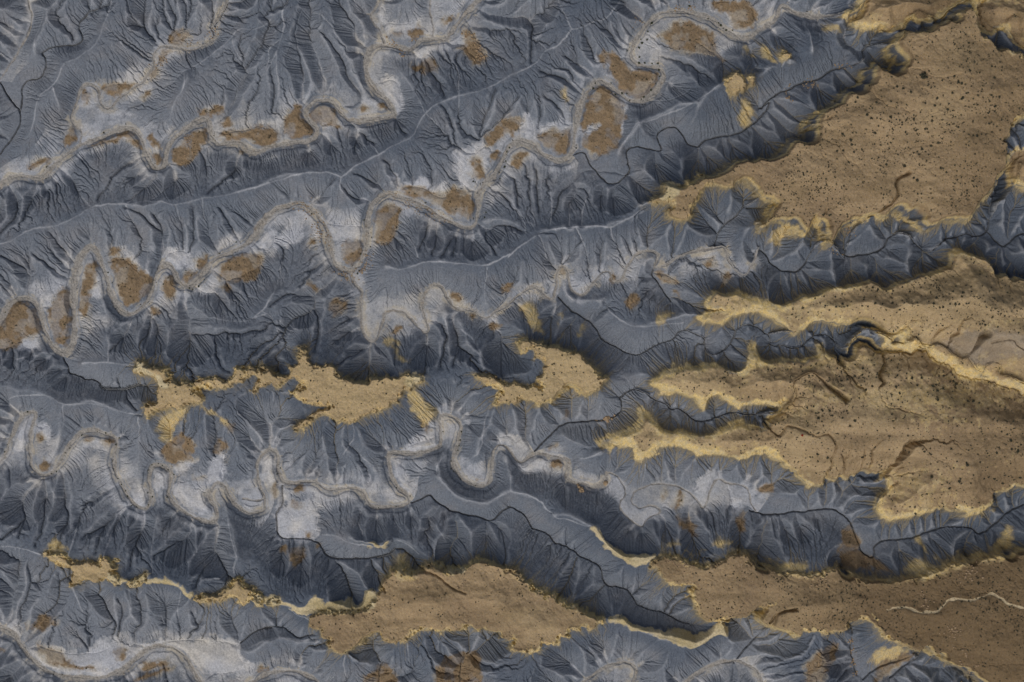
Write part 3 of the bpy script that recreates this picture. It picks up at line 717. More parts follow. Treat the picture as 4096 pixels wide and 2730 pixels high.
def solve(pin, val, src, levels=(16, 8, 4, 2, 1), iters=(500, 250, 140, 90, 60)):
    T = None
    for L, it in zip(levels, iters):
        hh, ww = -(-NY // L), -(-NX // L)
        def pool(a, f):
            b = np.zeros((hh * L, ww * L), a.dtype); b[:NY, :NX] = a
            return f(b.reshape(hh, L, ww, L), (1, 3))
        c = pool(pin.astype(np.float32), np.sum)
        v = pool(np.where(pin, val, 0).astype(np.float32), np.sum) / np.maximum(c, 1)
        pm = c > (0 if L == 1 else 0.12 * L)
        if T is None: T = np.where(pm, v, 8.0).astype(np.float32)
        else:
            T = np.repeat(np.repeat(T, 2, 0), 2, 1)[:hh, :ww]
            if T.shape != (hh, ww): T = np.pad(T, ((0, hh - T.shape[0]), (0, ww - T.shape[1])), mode='edge')
            T = np.where(pm, v, T)
        s = src * (L * DX) ** 2 / 4
        for _ in range(it):
            Q = np.pad(T, 1, mode='edge')
            T = np.where(pm, v, (Q[:-2, 1:-1] + Q[2:, 1:-1] + Q[1:-1, :-2] + Q[1:-1, 2:]) * .25 + s)
    return T
T = solve(pin, val, 0.020)
# a little fall from the plane keeps every flow path running; fine noise seeds the rills
Z = T + P0
hard = np.clip(np.maximum(smoothstep(-2, 10, upl), .85 * smoothstep(-6, 6, cream)), 0, 1)
dome = (fbm(260, 16, 3) * 2.0 + noise(420, 71, 95) * 2.2 + noise(190, 72, 48) * 1.0 + fbm(70, 17, 2) * .7) * smoothstep(20, 110, upl) * (np.where(cliffy > soft, .45, 1))
rough = (fbm(30, 11, 3) * .24 + noise(8, 12) * .10 + noise(4, 13) * .07).astype(np.float32)
big = fbm(170, 14, 3).astype(np.float32)
slopey = smoothstep(1.0, 5.0, T)
Z = Z + np.where(is_stream, 0, rough * (0.25 + .75 * slopey) + big * 1.3 * slopey * (1 - hard) + dome)

# ---------------------------------------------------------------------------
# drainage: flood the pits once, then let streams cut down (implicit stream power)
# ---------------------------------------------------------------------------
def flood(Z, outlet):
    import heapq
    n = NX * NY
    z = Z.ravel().tolist(); eps = np.random.default_rng(5).uniform(1e-4, 4e-3, n).tolist(); done = bytearray(n); heap = []
    o = outlet.copy(); o[0] = o[-1] = True; o[:, 0] = o[:, -1] = True
    for i in np.flatnonzero(o.ravel()).tolist():
        done[i] = 1; heap.append((z[i], i))
    heapq.heapify(heap)
    pop, push = heapq.heappop, heapq.heappush
    while heap:
        zi, i = pop(heap)
        x = i % NX
        lo = -1 if x > 0 else 0; hi = 1 if x < NX - 1 else 0
        for dy in (-NX, 0, NX):
            b = i + dy
            if b < 0 or b >= n: continue
            for dx in range(lo, hi + 1):
                j = b + dx
                if not done[j]:
                    done[j] = 1
                    if z[j] <= zi: z[j] = zi + eps[j]
                    push(heap, (z[j], j))
    return np.array(z, np.float32).reshape(NY, NX)

Z = Z - np.where(is_stream, 0, 1.3 * smoothstep(7, 0, gd)).astype(np.float32)
outlet = is_stream.copy(); outlet[0] = outlet[-1] = True; outlet[:, 0] = outlet[:, -1] = True
Z = flood(Z, is_stream)
Zstart = Z.copy()

wander = np.random.default_rng(99).uniform(.75, 1.25, (3, 3, NY, NX)).astype(np.float32)
def receivers(Z):
    Q = np.pad(Z, 1, mode='edge')
    bestS = np.zeros((NY, NX), np.float32); rec = np.arange(NX * NY).reshape(NY, NX).copy(); dist = np.full((NY, NX), DX, np.float32)
    idx = np.arange(NX * NY).reshape(NY, NX)
    for dy in (-1, 0, 1):
        for dx in (-1, 0, 1):
            if dx == 0 and dy == 0: continue
            d = DX * math.hypot(dx, dy)
            s = (Z - Q[1 + dy:1 + dy + NY, 1 + dx:1 + dx + NX]) / d
            s = s * wander[dy + 1, dx + 1]
            if dx < 0: s[:, 0] = -1
            if dx > 0: s[:, -1] = -1
            if dy < 0: s[0] = -1
            if dy > 0: s[-1] = -1
            m = s > bestS
            bestS[m] = s[m]; rec[m] = idx[m] + dy * NX + dx; dist[m] = d
    rec[outlet] = idx[outlet]
    return rec.ravel(), dist.ravel()

def levels_of(rec):
    depth = (rec != np.arange(rec.size)).astype(np.int32); p = rec.copy()
    for _ in range(14):
        depth = depth + depth[p]; p2 = p[p]
        if (p2 == p).all(): break
        p = p2
    order = np.argsort(depth, kind='stable'); cnt = np.bincount(depth)
    return order, np.concatenate([[0], np.cumsum(cnt)])

KT = 0.027                        # erosion per step
erod = (1.0 - np.where(cliffy > soft, .95, .55) * hard).astype(np.float32) * (1 + .25 * fbm(60, 15, 2))
erod = np.where((flat > 0), erod * .2, erod).ravel()
NSTEP = 16
smax = (np.where(hard > .05, 2.6, .95 + .25 * fbm(120, 18, 2)) + 1.2 * smoothstep(-30, 0, upl)).astype(np.float32).ravel()
for it in range(NSTEP):
    rec, dist = receivers(Z)
    order, lv = levels_of(rec)
    A = np.ones(rec.size, np.float64)
    for k in range(len(lv) - 2, 0, -1):
        ids = order[lv[k]:lv[k + 1]]
        np.add.at(A, rec[ids], A[ids])
    F = (KT * erod * np.maximum(np.sqrt(np.minimum(A, 200000)) - 22.0, .3) * DX / .36 / dist).astype(np.float32)
    z = Z.ravel().copy()
    for k in range(1, len(lv) - 1):
        ids = order[lv[k]:lv[k + 1]]; r = z[rec[ids]]
        z[ids] = np.minimum((z[ids] + F[ids] * r) / (1 + F[ids]), r + smax[ids] * dist[ids])
    Z = z.reshape(NY, NX)
    Q = np.pad(Z, 1, mode='edge')
    lap = Q[:-2, 1:-1] + Q[2:, 1:-1] + Q[1:-1, :-2] + Q[1:-1, 2:] - 4 * Z
    chan = smoothstep(25, 120, A.reshape(NY, NX) * (STEP / 3) ** 2)
    Z = np.where(outlet, Z, Z + (0.05 * (1 - chan) * lap).astype(np.float32))
A = A.reshape(NY, NX)
incis = np.clip(Zstart - Z, 0, 20)
print('eroded', float(incis.mean()), float(incis.max()), flush=True)

# ---------------------------------------------------------------------------
# caprock, washes, rills
# ---------------------------------------------------------------------------
hgt = Z - P0                                         # height over the valley floor
# fresh rills: the channels of the last step are cut a little sharper
rill = np.clip(np.log2(np.maximum(A, 1)) - 4.0, 0, 7) * 0.22
q = np.pad(rill, 1)
nb = np.maximum(np.maximum(q[:-2, 1:-1], q[2:, 1:-1]), np.maximum(q[1:-1, :-2], q[1:-1, 2:]))
rill = np.maximum(rill, .5 * nb)
rill = np.where(outlet | (sdw < 2), 0, rill) * (1 - .88 * hard) * smoothstep(0.2, 1.6, hgt) * np.where(flat > 0, .3, 1)
Z = Z - rill.astype(np.float32) - np.where(sdw > 2, .6 * smoothstep(2.6, .3, gd), 0).astype(np.float32)
# cliffed caprock: jagged rim, ledge, pitted top
rag = fbm(24, 21, 3, .7) * 9 + noise(8, 75) * 3.5 + fbm(48, 22, 2) * 4 + 4
rim = cliffy + rag
cap = smoothstep(-2.5, 3.0, rim) * .62 + smoothstep(5, 11, rim + noise(14, 23) * 4) * .38
top_rough = fbm(110, 24, 4) * .9 + fbm(12, 25, 2) * .10
Z = Z + (CLIFF * cap + np.clip(rim / 40, 0, 1) * top_rough).astype(np.float32)
so = np.clip(soft / 40, 0, 1) * (cliffy < 0)
Z = Z + (so * (fbm(130, 26, 4) * 1.5 + fbm(14, 27, 2) * .10)).astype(np.float32)
# washes with cut banks and braided gravel floors
wide = sw > 3.2
edge = sdw + noise(9, 28) * 1.2
bank = smoothstep(1.5, -2.0, edge)
cutv = .2 + .5 * smoothstep(-.1, .6, fbm(60, 36, 2))
floor_ = -cutv * bank - .3 * smoothstep(2.6, .4, thal + noise(20, 37)) * bank
floor_ = np.where(wide, floor_ + .16 * bank * fbm(12, 29, 3), -sc * np.where(upl > 5, 1.3, 2.0) * smoothstep(np.where(upl > 5, 3.0, sw + 1.2), 0, sd))
Z = Z + floor_.astype(np.float32)
# second terrace step beside the big washes, bars stand a little proud
terr = smoothstep(12, 16, sdw + noise(30, 31) * 5) * (sw > 7) * smoothstep(40, 20, sdw) * .5
barh = smoothstep(-1, 5, bar + noise(12, 32) * 3)
Z = Z + (terr + barh * .12 + barh * .12 * fbm(8, 33, 2)).astype(np.float32)
Z = Z + (noise(6, 34) * .05 + noise(14, 35) * .07).astype(np.float32)
Z = Z.astype(np.float32)

# ---------------------------------------------------------------------------
# what the ground is made of; tan and yellow dust is carried down the drainage (weights only; shading comes from the sun and sky, but a right-edge vignette is painted in)
# ---------------------------------------------------------------------------
Q = np.pad(blur(Z, 1), 1, mode='edge')
Zb = np.pad(blur(Z, 6), 1, mode='edge'); hgt_s = blur(Z - P0, 7)
slope_s = np.hypot(Zb[1:-1, 2:] - Zb[1:-1, :-2], Zb[2:, 1:-1] - Zb[:-2, 1:-1]) / (2 * DX)
slope = np.hypot(Q[1:-1, 2:] - Q[1:-1, :-2], Q[2:, 1:-1] - Q[:-2, 1:-1]) / (2 * DX)
curv = blur(Z, 2) - blur(Z, 6)                       # >0 on crests
jag = fbm(18, 41, 3, .6)
inc_s = np.minimum(blur(incis, 1), 4.0)
tan_off = .3 * smoothstep(-8, 14, pale + jag * 8)
cap_w = (1 - tan_off) * smoothstep(-3, 5, np.maximum(rim, soft + jag * 8 - 6 - 2.5 * inc_s))
rel = Z - P0 - RELIEF * mesa_top + np.where(cliffy > soft, 0, 5.0)                     # depth below the cap of the nearest upland
strat = np.maximum(smoothstep(-8.0, -4.0, rel + jag * 1.2), smoothstep(24, 50, upl))
cap_w = cap_w * strat
# pale yellow beds under the tan cover of the soft uplands, thin under the cliffs
bed = soft + jag * 9 + 22 * noise(70, 42) * .5 - 9 * inc_s
bed_out = smoothstep(-20, -5, bed) 
bed_in = smoothstep(24, 8, soft + jag * 8 + 16 * noise(60, 43))
yel_soft = bed_out * bed_in * (soft > -R + 1)
rimband = smoothstep(-8, 0, rim) * smoothstep(16, 2, rim + jag * 8) * (.35 + .65 * smoothstep(-.4, .4, noise(90, 44)))
talus = smoothstep(-46, -4, cliffy + jag * 10 + 18 * noise(60, 45)) * .42
fan_w = smoothstep(-10, 16, fan + jag * 10 - 3.5 * inc_s)
beds = smoothstep(-9.5, -6.5, rel + jag * 1.2) * smoothstep(-2.5, -5, rel + jag) * smoothstep(-8, 4, upl) * smoothstep(50, 24, upl)
yel_patch = .35 * smoothstep(.25, .6, noise(300, 74, 70) + .5 * jag) * (soft > 20) * cap_w
yellow = np.clip(np.maximum(np.maximum(np.maximum(yel_soft * smoothstep(-13, -7, rel), rimband), fan_w * .75), np.maximum(beds * .85, yel_patch)), 0, 1)
src = np.maximum(np.clip(cap_w + yellow, 0, 1), 0).ravel().astype(np.float64)
flux = src.copy(); wgt = np.ones_like(flux)
dec = .9965 ** (STEP / 2)
for k in range(len(lv) - 2, 0, -1):
    ids = order[lv[k]:lv[k + 1]]
    np.add.at(flux, rec[ids], flux[ids] * dec); np.add.at(wgt, rec[ids], wgt[ids])
dust = (flux / wgt).reshape(NY, NX).astype(np.float32)
dust = np.maximum(dust, .8 * blur(dust, 1)) * smoothstep(5, -3, upl)
talus = np.clip(np.maximum(talus * .55, 1.15 * dust ** .75), 0, 1)
cream_w = smoothstep(-16, 2, cream + jag * 7 - 2.5 * inc_s)
brown = smoothstep(-9, 9, bar + jag * 9) * (.55 + .45 * smoothstep(-.45, .1, fbm(45, 48, 3)))
foot = smoothstep(180, 15, sdw + 40 * fbm(110, 38, 3)) * (sw > 3.2) * smoothstep(.75, .15, slope_s) * smoothstep(8, 1.0, hgt_s)
salt = np.maximum(smoothstep(-26, 16, pale + jag * 12) * smoothstep(1.1, .5, slope_s), foot * (.45 + .35 * smoothstep(-.3, .3, fbm(70, 39, 3))))
salt = np.clip(salt, 0, 1) * (1 - .6 * smoothstep(-20, 5, upl))
crest = smoothstep(.15, .60, curv) * .45 + .75 * smoothstep(4.2, .3, rdw + noise(40, 47) * 1.2) * smoothstep(2, 6, hgt) * (.4 + .6 * smoothstep(-.5, .5, noise(70, 73)))
crest = np.clip(crest, 0, 1) * smoothstep(3, -6, upl)
gravel = np.where(wide, smoothstep(3, -4, edge) * .9, .45 * smoothstep(sw + 1.5, 0, sd))
sandy = smoothstep(.75, .3, slope) * np.maximum(smoothstep(24, 4, sdw + jag * 9) * (sw > 4.5), .8 * smoothstep(-22, -2, bar + jag * 9)) * (1 - gravel)     # tan verge of the washes
redmix = smoothstep(.1, .6, fbm(220, 46, 3))
wash_tan = talus
label = np.zeros((NY, NX), np.int16)
label[(np.maximum(cap_w, yellow) > .5) & (mesa_id >= 0)] = 1
label[(bar + jag * 7 > 1)] = 3
label[(salt > .75) & (label == 0) & (pale > 0)] = 4
label[(gravel > .5) & wide] = 2
strata = smoothstep(5, 15, Z + 1.5 * jag)
brown_vignette = np.zeros((NY, NX), np.float32)  # darker brown cover, plus vignette-like darkening to the right painted into the colour
brown_vignette = np.where(mesa_id == 11, .25 + .75 * smoothstep(2900, 3700, GX), brown_vignette); brown_vignette = np.where((mesa_id == 2) | (mesa_id == 0), .55 * smoothstep(3300, 4050, GX + 300 * noise(300, 52)), brown_vignette)
brown_vignette = blur(brown_vignette.astype(np.float32), 6)

light = blur(np.isin(mesa_id, [3, 4, 6, 7, 8, 9, 10, 14]).astype(np.float32) * .8 + (mesa_id == 2) * .35 * smoothstep(3300, 2700, GX) + (mesa_id == 1) * .3, 4)
# the pale dry trickle line / track over the lower right upland
tr = pts_of('p 690,548 740,540 790,535 830,555 930,560 960,530 980,495 1040,495 1080,505 1140,485 1200,465 1250,490 1300,525 1345,535 1420,545')
tr = chaikin(ground_pos(tr, np.full(len(tr), 24.)), 2)
td = np.full((NY, NX), 60, np.float32); line_field(tr, 40, td); td = warp(td, wig1 * 5, wig2 * 5)
tw = 3.5 + 2.5 * noise(25, 51)
track = smoothstep(tw + 2, tw - 1, td)
Z = Z - .35 * track
label[track > .5] = 5

# ---------------------------------------------------------------------------
# scene basics
# ---------------------------------------------------------------------------
sc_ = bpy.context.scene
COL = sc_.collection
def tag(o, label=None, cat=None, group=None, kind=None):
    if label: o['label'] = label
    if cat: o['category'] = cat
    if group: o['group'] = group
    if kind: o['kind'] = kind
    return o

class NT:
    """small helper for writing node trees"""
    def __init__(s, name):
        s.m = bpy.data.materials.new(name); s.m.use_nodes = True
        s.t = s.m.node_tree; s.t.nodes.clear()
    def n(s, typ, **kw):
        nd = s.t.nodes.new(typ)
        for k, v in kw.items():
            if k.startswith('i_'):
                key = k[2:]; nd.inputs[int(key) if key.isdigit() else key].default_value = v
            else: setattr(nd, k, v)
        return nd
    def l(s, a, b): s.t.links.new(a, b)
    def put(s, v, sock):
        if hasattr(v, 'node'): s.l(v, sock)
        else: sock.default_value = v
    def math(s, op, a, b=0.0, clamp=False):
        nd = s.n('ShaderNodeMath', operation=op, use_clamp=clamp)
        s.put(a, nd.inputs[0]); s.put(b, nd.inputs[1]); return nd.outputs[0]
    def mix(s, f, a, b):
        nd = s.n('ShaderNodeMix', data_type='RGBA')
        s.put(f, nd.inputs[0]); s.put(a, nd.inputs[6]); s.put(b, nd.inputs[7]); return nd.outputs[2]
    def noise(s, co, scale, detail=3, rough=.55):
        nd = s.n('ShaderNodeTexNoise'); nd.inputs['Scale'].default_value = scale
        nd.inputs['Detail'].default_value = detail; nd.inputs['Roughness'].default_value = rough
        s.l(co, nd.inputs['Vector']); return nd.outputs['Fac']
    def ramp(s, f, a, b):
        nd = s.n('ShaderNodeMapRange', interpolation_type='SMOOTHSTEP')
        s.put(f, nd.inputs['Value']); nd.inputs['From Min'].default_value = a; nd.inputs['From Max'].default_value = b
        return nd.outputs['Result']

def c4(r, g, b): return (r, g, b, 1.0)

def ground_material():
    N = NT('badland_ground')
    out = N.n('ShaderNodeOutputMaterial'); bs = N.n('ShaderNodeBsdfPrincipled')
    N.l(bs.outputs[0], out.inputs[0])
    co = N.n('ShaderNodeNewGeometry').outputs['Position']
    def att(name):
        a = N.n('ShaderNodeAttribute', attribute_name=name)
        sp = N.n('ShaderNodeSeparateColor'); N.l(a.outputs['Color'], sp.inputs[0])
        return sp.outputs[0], sp.outputs[1], sp.outputs[2], a.outputs['Alpha']
    cap, yel, brown, salt = att('geo_a')
    crest, gravel, cream, talus = att('geo_b')
    sandy, redm, trackw, strata = att('geo_c'); brown_vignette, light = att('geo_d')[:2]
    n_big = N.noise(co, .018, 4); n_mid = N.noise(co, .09, 4); n_sm = N.noise(co, .45, 4, .6)
    n_fine = N.noise(co, 1.1, 3, .7); n_grain = N.noise(co, 2.1, 2, .8)
    # shale: blue-grey mudstone with weathered, paler crust patches
    sh = N.mix(N.ramp(n_big, .35, .65), c4(*SHALE_A), c4(*SHALE_B))
    sh = N.mix(N.math('MULTIPLY', N.ramp(n_mid, .45, .75), .45), sh, c4(*SHALE_C))
    sh = N.mix(N.math('MULTIPLY', strata, .8), sh, N.mix(n_mid, c4(*SHALE_D), c4(*SHALE_E)))
    sh = N.mix(N.math('MULTIPLY', crest, .85), sh, c4(*CREST))
    # fallen yellow dust below the cliffs
    jag = N.ramp(N.math('ADD', talus, N.math('MULTIPLY', N.math('SUBTRACT', n_sm, .5), .7)), .05, .75)
    sh = N.mix(N.math('MULTIPLY', jag, .62), sh, c4(*DUST))
    # salt crust
    sl = N.mix(N.ramp(n_mid, .4, .7), c4(*SALT_A), c4(*SALT_B))
    sl = N.mix(N.math('MULTIPLY', N.ramp(n_big, .45, .7), .5), sl, c4(*SALT_C))
    s_f = N.math('MULTIPLY', salt, N.ramp(N.math('ADD', salt, N.math('MULTIPLY', N.math('SUBTRACT', n_sm, .5), .9)), .05, .6))
    colr = N.mix(s_f, sh, sl)
    sn = N.mix(N.ramp(n_sm, .4, .65), c4(*SAND_A), c4(*SAND_B))
    colr = N.mix(N.math('MULTIPLY', N.math('MULTIPLY', sandy, N.ramp(n_mid, .35, .6)), .75), colr, sn)
    # brown vegetated alluvium
    br = N.mix(N.ramp(n_sm, .35, .65), c4(*BROWN_A), c4(*BROWN_B))
    br = N.mix(N.math('MULTIPLY', N.ramp(n_fine, .58, .72), .55), br, c4(.07, .055, .035))
    colr = N.mix(brown, colr, br)
    # gravel of the washes, streaked
    gv = N.mix(N.ramp(n_fine, .35, .65), c4(*GRAV_A), c4(*GRAV_B))
    gv = N.mix(N.math('MULTIPLY', N.ramp(n_sm, .5, .7), .5), gv, c4(*GRAV_C))
    colr = N.mix(gravel, colr, gv)
    # tan cover of the uplands
    mp = N.n('ShaderNodeMapping'); mp.inputs['Rotation'].default_value = (0, 0, math.radians(-20)); mp.inputs['Scale'].default_value = (.22, 1, 1)
    N.l(co, mp.inputs[0]); n_str = N.noise(mp.outputs[0], .16, 5, .62)
    tn = N.mix(N.ramp(n_str, .38, .66), c4(*TAN_A), c4(*TAN_B))
    tn = N.mix(N.math('MULTIPLY', redm, .6), tn, c4(*TAN_C))
    tn = N.mix(N.math('MULTIPLY', N.ramp(n_big, .5, .7), .45), tn, c4(*TAN_D))
    tn = N.mix(N.math('MULTIPLY', N.ramp(n_fine, .56, .72), .45), tn, c4(.13, .095, .06))
    tn = N.mix(N.math('MULTIPLY', N.ramp(n_grain, .6, .75), .35), tn, c4(.42, .36, .28))
    tn = N.mix(N.math('MULTIPLY', light, .75), tn, N.mix(n_sm, c4(.62, .50, .285), c4(.52, .40, .23)))
    tn = N.mix(N.math('MULTIPLY', brown_vignette, .85), tn, N.mix(n_sm, c4(.125, .088, .05), c4(.18, .13, .075)))  # brown cover and painted vignette over the tan
    colr = N.mix(cap, colr, tn)
    yl = N.mix(N.ramp(n_sm, .35, .65), c4(*YEL_A), c4(*YEL_B))
    colr = N.mix(N.math('MULTIPLY', yel, .9), colr, yl)
    cr = N.mix(N.ramp(n_mid, .4, .65), c4(*CREAM_A), c4(*CREAM_B))
    colr = N.mix(N.math('MULTIPLY', cream, N.ramp(N.math('ADD', cream, N.math('MULTIPLY', N.math('SUBTRACT', n_sm, .5), .8)), .2, .7)), colr, cr)
    colr = N.mix(trackw, colr, c4(.50, .42, .28))
    # mineral grain: fine mottling with a slight hue drift
    hs = N.n('ShaderNodeHueSaturation'); N.l(colr, hs.inputs['Color'])
    g = N.math('ADD', N.math('MULTIPLY', n_fine, .55), N.math('MULTIPLY', n_grain, .45))
    N.l(N.math('ADD', N.math('MULTIPLY', g, 1.7), .15), hs.inputs['Value'])
    N.l(N.math('ADD', N.math('MULTIPLY', N.noise(co, 3.1, 2, .7), .06), .47), hs.inputs['Hue'])
    N.l(N.math('ADD', N.math('MULTIPLY', N.noise(co, 2.3, 2, .7), .9), .55), hs.inputs['Saturation'])
    N.l(hs.outputs[0], bs.inputs['Base Color'])
    bs.inputs['Roughness'].default_value = .93; bs.inputs['Specular IOR Level'].default_value = .15
    b = N.n('ShaderNodeBump'); b.inputs['Strength'].default_value = .55; b.inputs['Distance'].default_value = .35
    N.l(N.math('ADD', N.math('MULTIPLY', n_sm, 1.2), N.math('ADD', N.math('MULTIPLY', n_fine, .8), N.math('MULTIPLY', n_grain, .35))), b.inputs['Height'])
    N.l(b.outputs[0], bs.inputs['Normal'])
    return N.m

SHALE_D, SHALE_E = (.072, .096, .138), (.108, .132, .175)
SHALE_A, SHALE_B, SHALE_C = (.160, .188, .234), (.208, .234, .278), (.245, .245, .26)
CREST = (.46, .49, .545)
DUST = (.30, .245, .135)
SALT_A, SALT_B, SALT_C = (.47, .50, .56), (.62, .62, .62), (.50, .47, .40)
SAND_A, SAND_B = (.50, .45, .35), (.41, .375, .30)
BROWN_A, BROWN_B = (.275, .205, .130), (.215, .162, .105)
GRAV_A, GRAV_B, GRAV_C = (.27, .262, .25), (.35, .338, .315), (.33, .28, .21)
TAN_A, TAN_B, TAN_C, TAN_D = (.40, .300, .182), (.25, .188, .112), (.27, .20, .125), (.52, .41, .245)
YEL_A, YEL_B = (.74, .57, .25), (.62, .52, .31)
CREAM_A, CREAM_B = (.60, .52, .34), (.50, .42, .24)

# ---------------------------------------------------------------------------
# ground meshes: one height sheet, cut where the ground changes kind
# ---------------------------------------------------------------------------
GM = ground_material()
wx = ((GX - W / 2) * PX).astype(np.float32); wy = ((H / 2 - GY) * PX).astype(np.float32)
def stack4(*a): return np.stack([np.broadcast_to(v, (NY, NX)).astype(np.float32).ravel() for v in a], 1)
geo_a = stack4(cap_w, yellow, brown, salt)
geo_b = stack4(crest, gravel, cream_w, wash_tan)
geo_c = stack4(sandy, redmix, track, strata)
geo_d = stack4(brown_vignette, light, 0 * brown_vignette, 0 * brown_vignette)
verts = np.stack([wx.ravel(), wy.ravel(), Z.astype(np.float32).ravel()], 1)
ii = (np.arange(NY - 1)[:, None] * NX + np.arange(NX - 1)[None, :]).ravel()
quads = np.stack([ii, ii + NX, ii + NX + 1, ii + 1], 1)
flab = label[:-1, :-1].ravel()
fmes = mesa_id[:-1, :-1].ravel()

def sheet(name, sel, text):
    q = quads[sel]
    if len(q) < 12: return None
    u, inv = np.unique(q.ravel(), return_inverse=True)
    me = bpy.data.meshes.new(name)
    me.vertices.add(len(u)); me.vertices.foreach_set('co', verts[u].ravel())
    me.loops.add(inv.size); me.loops.foreach_set('vertex_index', inv.astype(np.int32))
    me.polygons.add(len(q)); me.polygons.foreach_set('loop_start', np.arange(0, inv.size, 4, dtype=np.int32))
    me.update(calc_edges=True)
    for nm, arr in (('geo_a', geo_a), ('geo_b', geo_b), ('geo_c', geo_c), ('geo_d', geo_d)):
        a = me.attributes.new(nm, 'FLOAT_COLOR', 'POINT'); a.data.foreach_set('color', arr[u].ravel())
    me.materials.append(GM)
    o = bpy.data.objects.new(name, me); COL.objects.link(o)
    return tag(o, text, kind='structure')

sheet('hills', flab == 0, 'gullied blue grey shale hills and ridges')
sheet('stream_bed', flab == 2, 'pale meandering beds of dry gravel washes')
sheet('alluvial_bars', flab == 3, 'brown alluvial bars inside the stream bends')
sheet('salt_flats', flab == 4, 'pale salty flats beside the washes')
sheet('path', flab == 5, 'thin pale trail over the lower right upland')
MESA_TEXT = ['wide tan plateau dotted with shrubs at upper right', 'long tan upland with cream slopes at right edge',
  'broad tan upland with yellow banded slopes', 'ragged cliffed tan mesa at left centre', 'tan mesa with a hooked prow in the middle',
  'long tan mesa along the bottom centre', 'narrow tan mesa strip at lower left', 'small pale knob on the lower left ridge',
  'thin pale mesa fragment on the lower left ridge', 'pale outcrop at the end of the lower left ridge', 'small cream outcrop beside the bottom mesa',
  'dark tan upland in the lower right corner', 'tan upland at the top edge', 'tan upland in the upper right corner',
  'rocky tan pinnacle among grey gullies', 'small rock fin beside the pinnacle', 'small ledge of pale rock', 'yellow slope at the right edge']
for k in range(len(mesas)):
    sheet('plateau', (flab == 1) & (fmes == k), MESA_TEXT[k])
# the land goes on beyond the mapped ground
me = bpy.data.meshes.new('ground')
si, sj = list(range(0, NX - 1, 7)) + [NX - 1], list(range(0, NY - 1, 7)) + [NY - 1]
loop = [(0, i) for i in si] + [(j, NX - 1) for j in sj[1:]] + [(NY - 1, i) for i in si[::-1][1:]] + [(j, 0) for j in sj[::-1][1:-1]]
inn = [(float(wx[j, i]), float(wy[j, i]), float(Z[j, i])) for j, i in loop]
mid = [(x * 1.6, y * 1.6, 8 + 4 * math.sin(x * .05 + y * .03)) for x, y, _ in inn]
out_ = [(x * 40, y * 40, 0.0) for x, y, _ in inn]
n = len(inn); vs = inn + mid + out_
me.from_pydata(vs, [], [(r * n + k, (r + 1) * n + k, (r + 1) * n + (k + 1) % n, r * n + (k + 1) % n) for r in (0, 1) for k in range(n)]); me.materials.append(GM)
o = bpy.data.objects.new('ground', me); COL.objects.link(o); tag(o, 'grey badland plain running on beyond the hills', kind='structure')

def z_at(x, y):
    fx = min(max((x - X0) / STEP, 0), NX - 1.01); fy = min(max((y - Y0) / STEP, 0), NY - 1.01)
    i, j = int(fx), int(fy); a, b = fx - i, fy - j
    return float((Z[j, i] * (1 - a) + Z[j, i + 1] * a) * (1 - b) + (Z[j + 1, i] * (1 - a) + Z[j + 1, i + 1] * a) * b)
def place(px, py):
    """where the line of sight through a photograph pixel meets the ground"""
    x, y = px, py
    for _ in range(5):
        z = z_at(x, y); k = (CAM_H - z) / CAM_H
        x = W / 2 + (px - W / 2) * k; y = H / 2 + (py - H / 2) * k
    return (x - W / 2) * PX, (H / 2 - y) * PX, z_at(x, y), x, y

# ---------------------------------------------------------------------------
# shrubs
# ---------------------------------------------------------------------------
def leaf_material(name, a, b):
    N = NT(name); out = N.n('ShaderNodeOutputMaterial'); bs = N.n('ShaderNodeBsdfPrincipled'); N.l(bs.outputs[0], out.inputs[0])
    co = N.n('ShaderNodeNewGeometry').outputs['Position']
    N.l(N.mix(N.ramp(N.noise(co, 1.5, 3), .35, .65), c4(*a), c4(*b)), bs.inputs['Base Color'])
    bs.inputs['Roughness'].default_value = .9; bs.inputs['Specular IOR Level'].default_value = .1
    return N.m
LEAF = leaf_material('dark_foliage', (.042, .046, .034), (.085, .085, .060))
LEAF_G = leaf_material('green_foliage', (.035, .046, .022), (.065, .078, .036))
RED = leaf_material('red_foliage', (.42, .035, .02), (.30, .03, .02))

def bush_geo(r, n, g, squash=.8, leaf=.34):
    """leaf-clump faces through a low dome, with a few stems to the ground"""
    V, F = [], []
    lobes = [(g.uniform(-.45, .45), g.uniform(-.45, .45), g.uniform(.45, .75)) for _ in range(4)] + [(0, 0, .8)]
    for k in range(n):
        lx, ly, lr = lobes[k % len(lobes)]
        u = g.normal(size=3); u /= np.linalg.norm(u); u[2] = abs(u[2]) * squash
        c = np.array([lx, ly, .12]) + u * lr * g.uniform(.55, 1.0) ** .5
        a = g.normal(size=3); a /= np.linalg.norm(a); b = np.cross(a, u + .01); b /= np.linalg.norm(b) + 1e-6
        s = leaf * g.uniform(.6, 1.2); i = len(V)
        for p in (c + a * s, c + b * s * .8, c - a * s * .7, c - b * s * .8): V.append(tuple(p * r))
        F.append((i, i + 1, i + 2, i + 3))
    for _ in range(4):
        t = g.uniform(0, 6.28); i = len(V); d = np.array([math.cos(t), math.sin(t)])
        w = np.array([-d[1], d[0]]) * .03
        V += [(*(w * r), -.25 * r), (*(-w * r), -.25 * r), (*((d * .5 - w) * r), .5 * r), (*((d * .5 + w) * r), .5 * r)]
        F.append((i, i + 1, i + 2, i + 3))
    return V, F
BUSH = {}
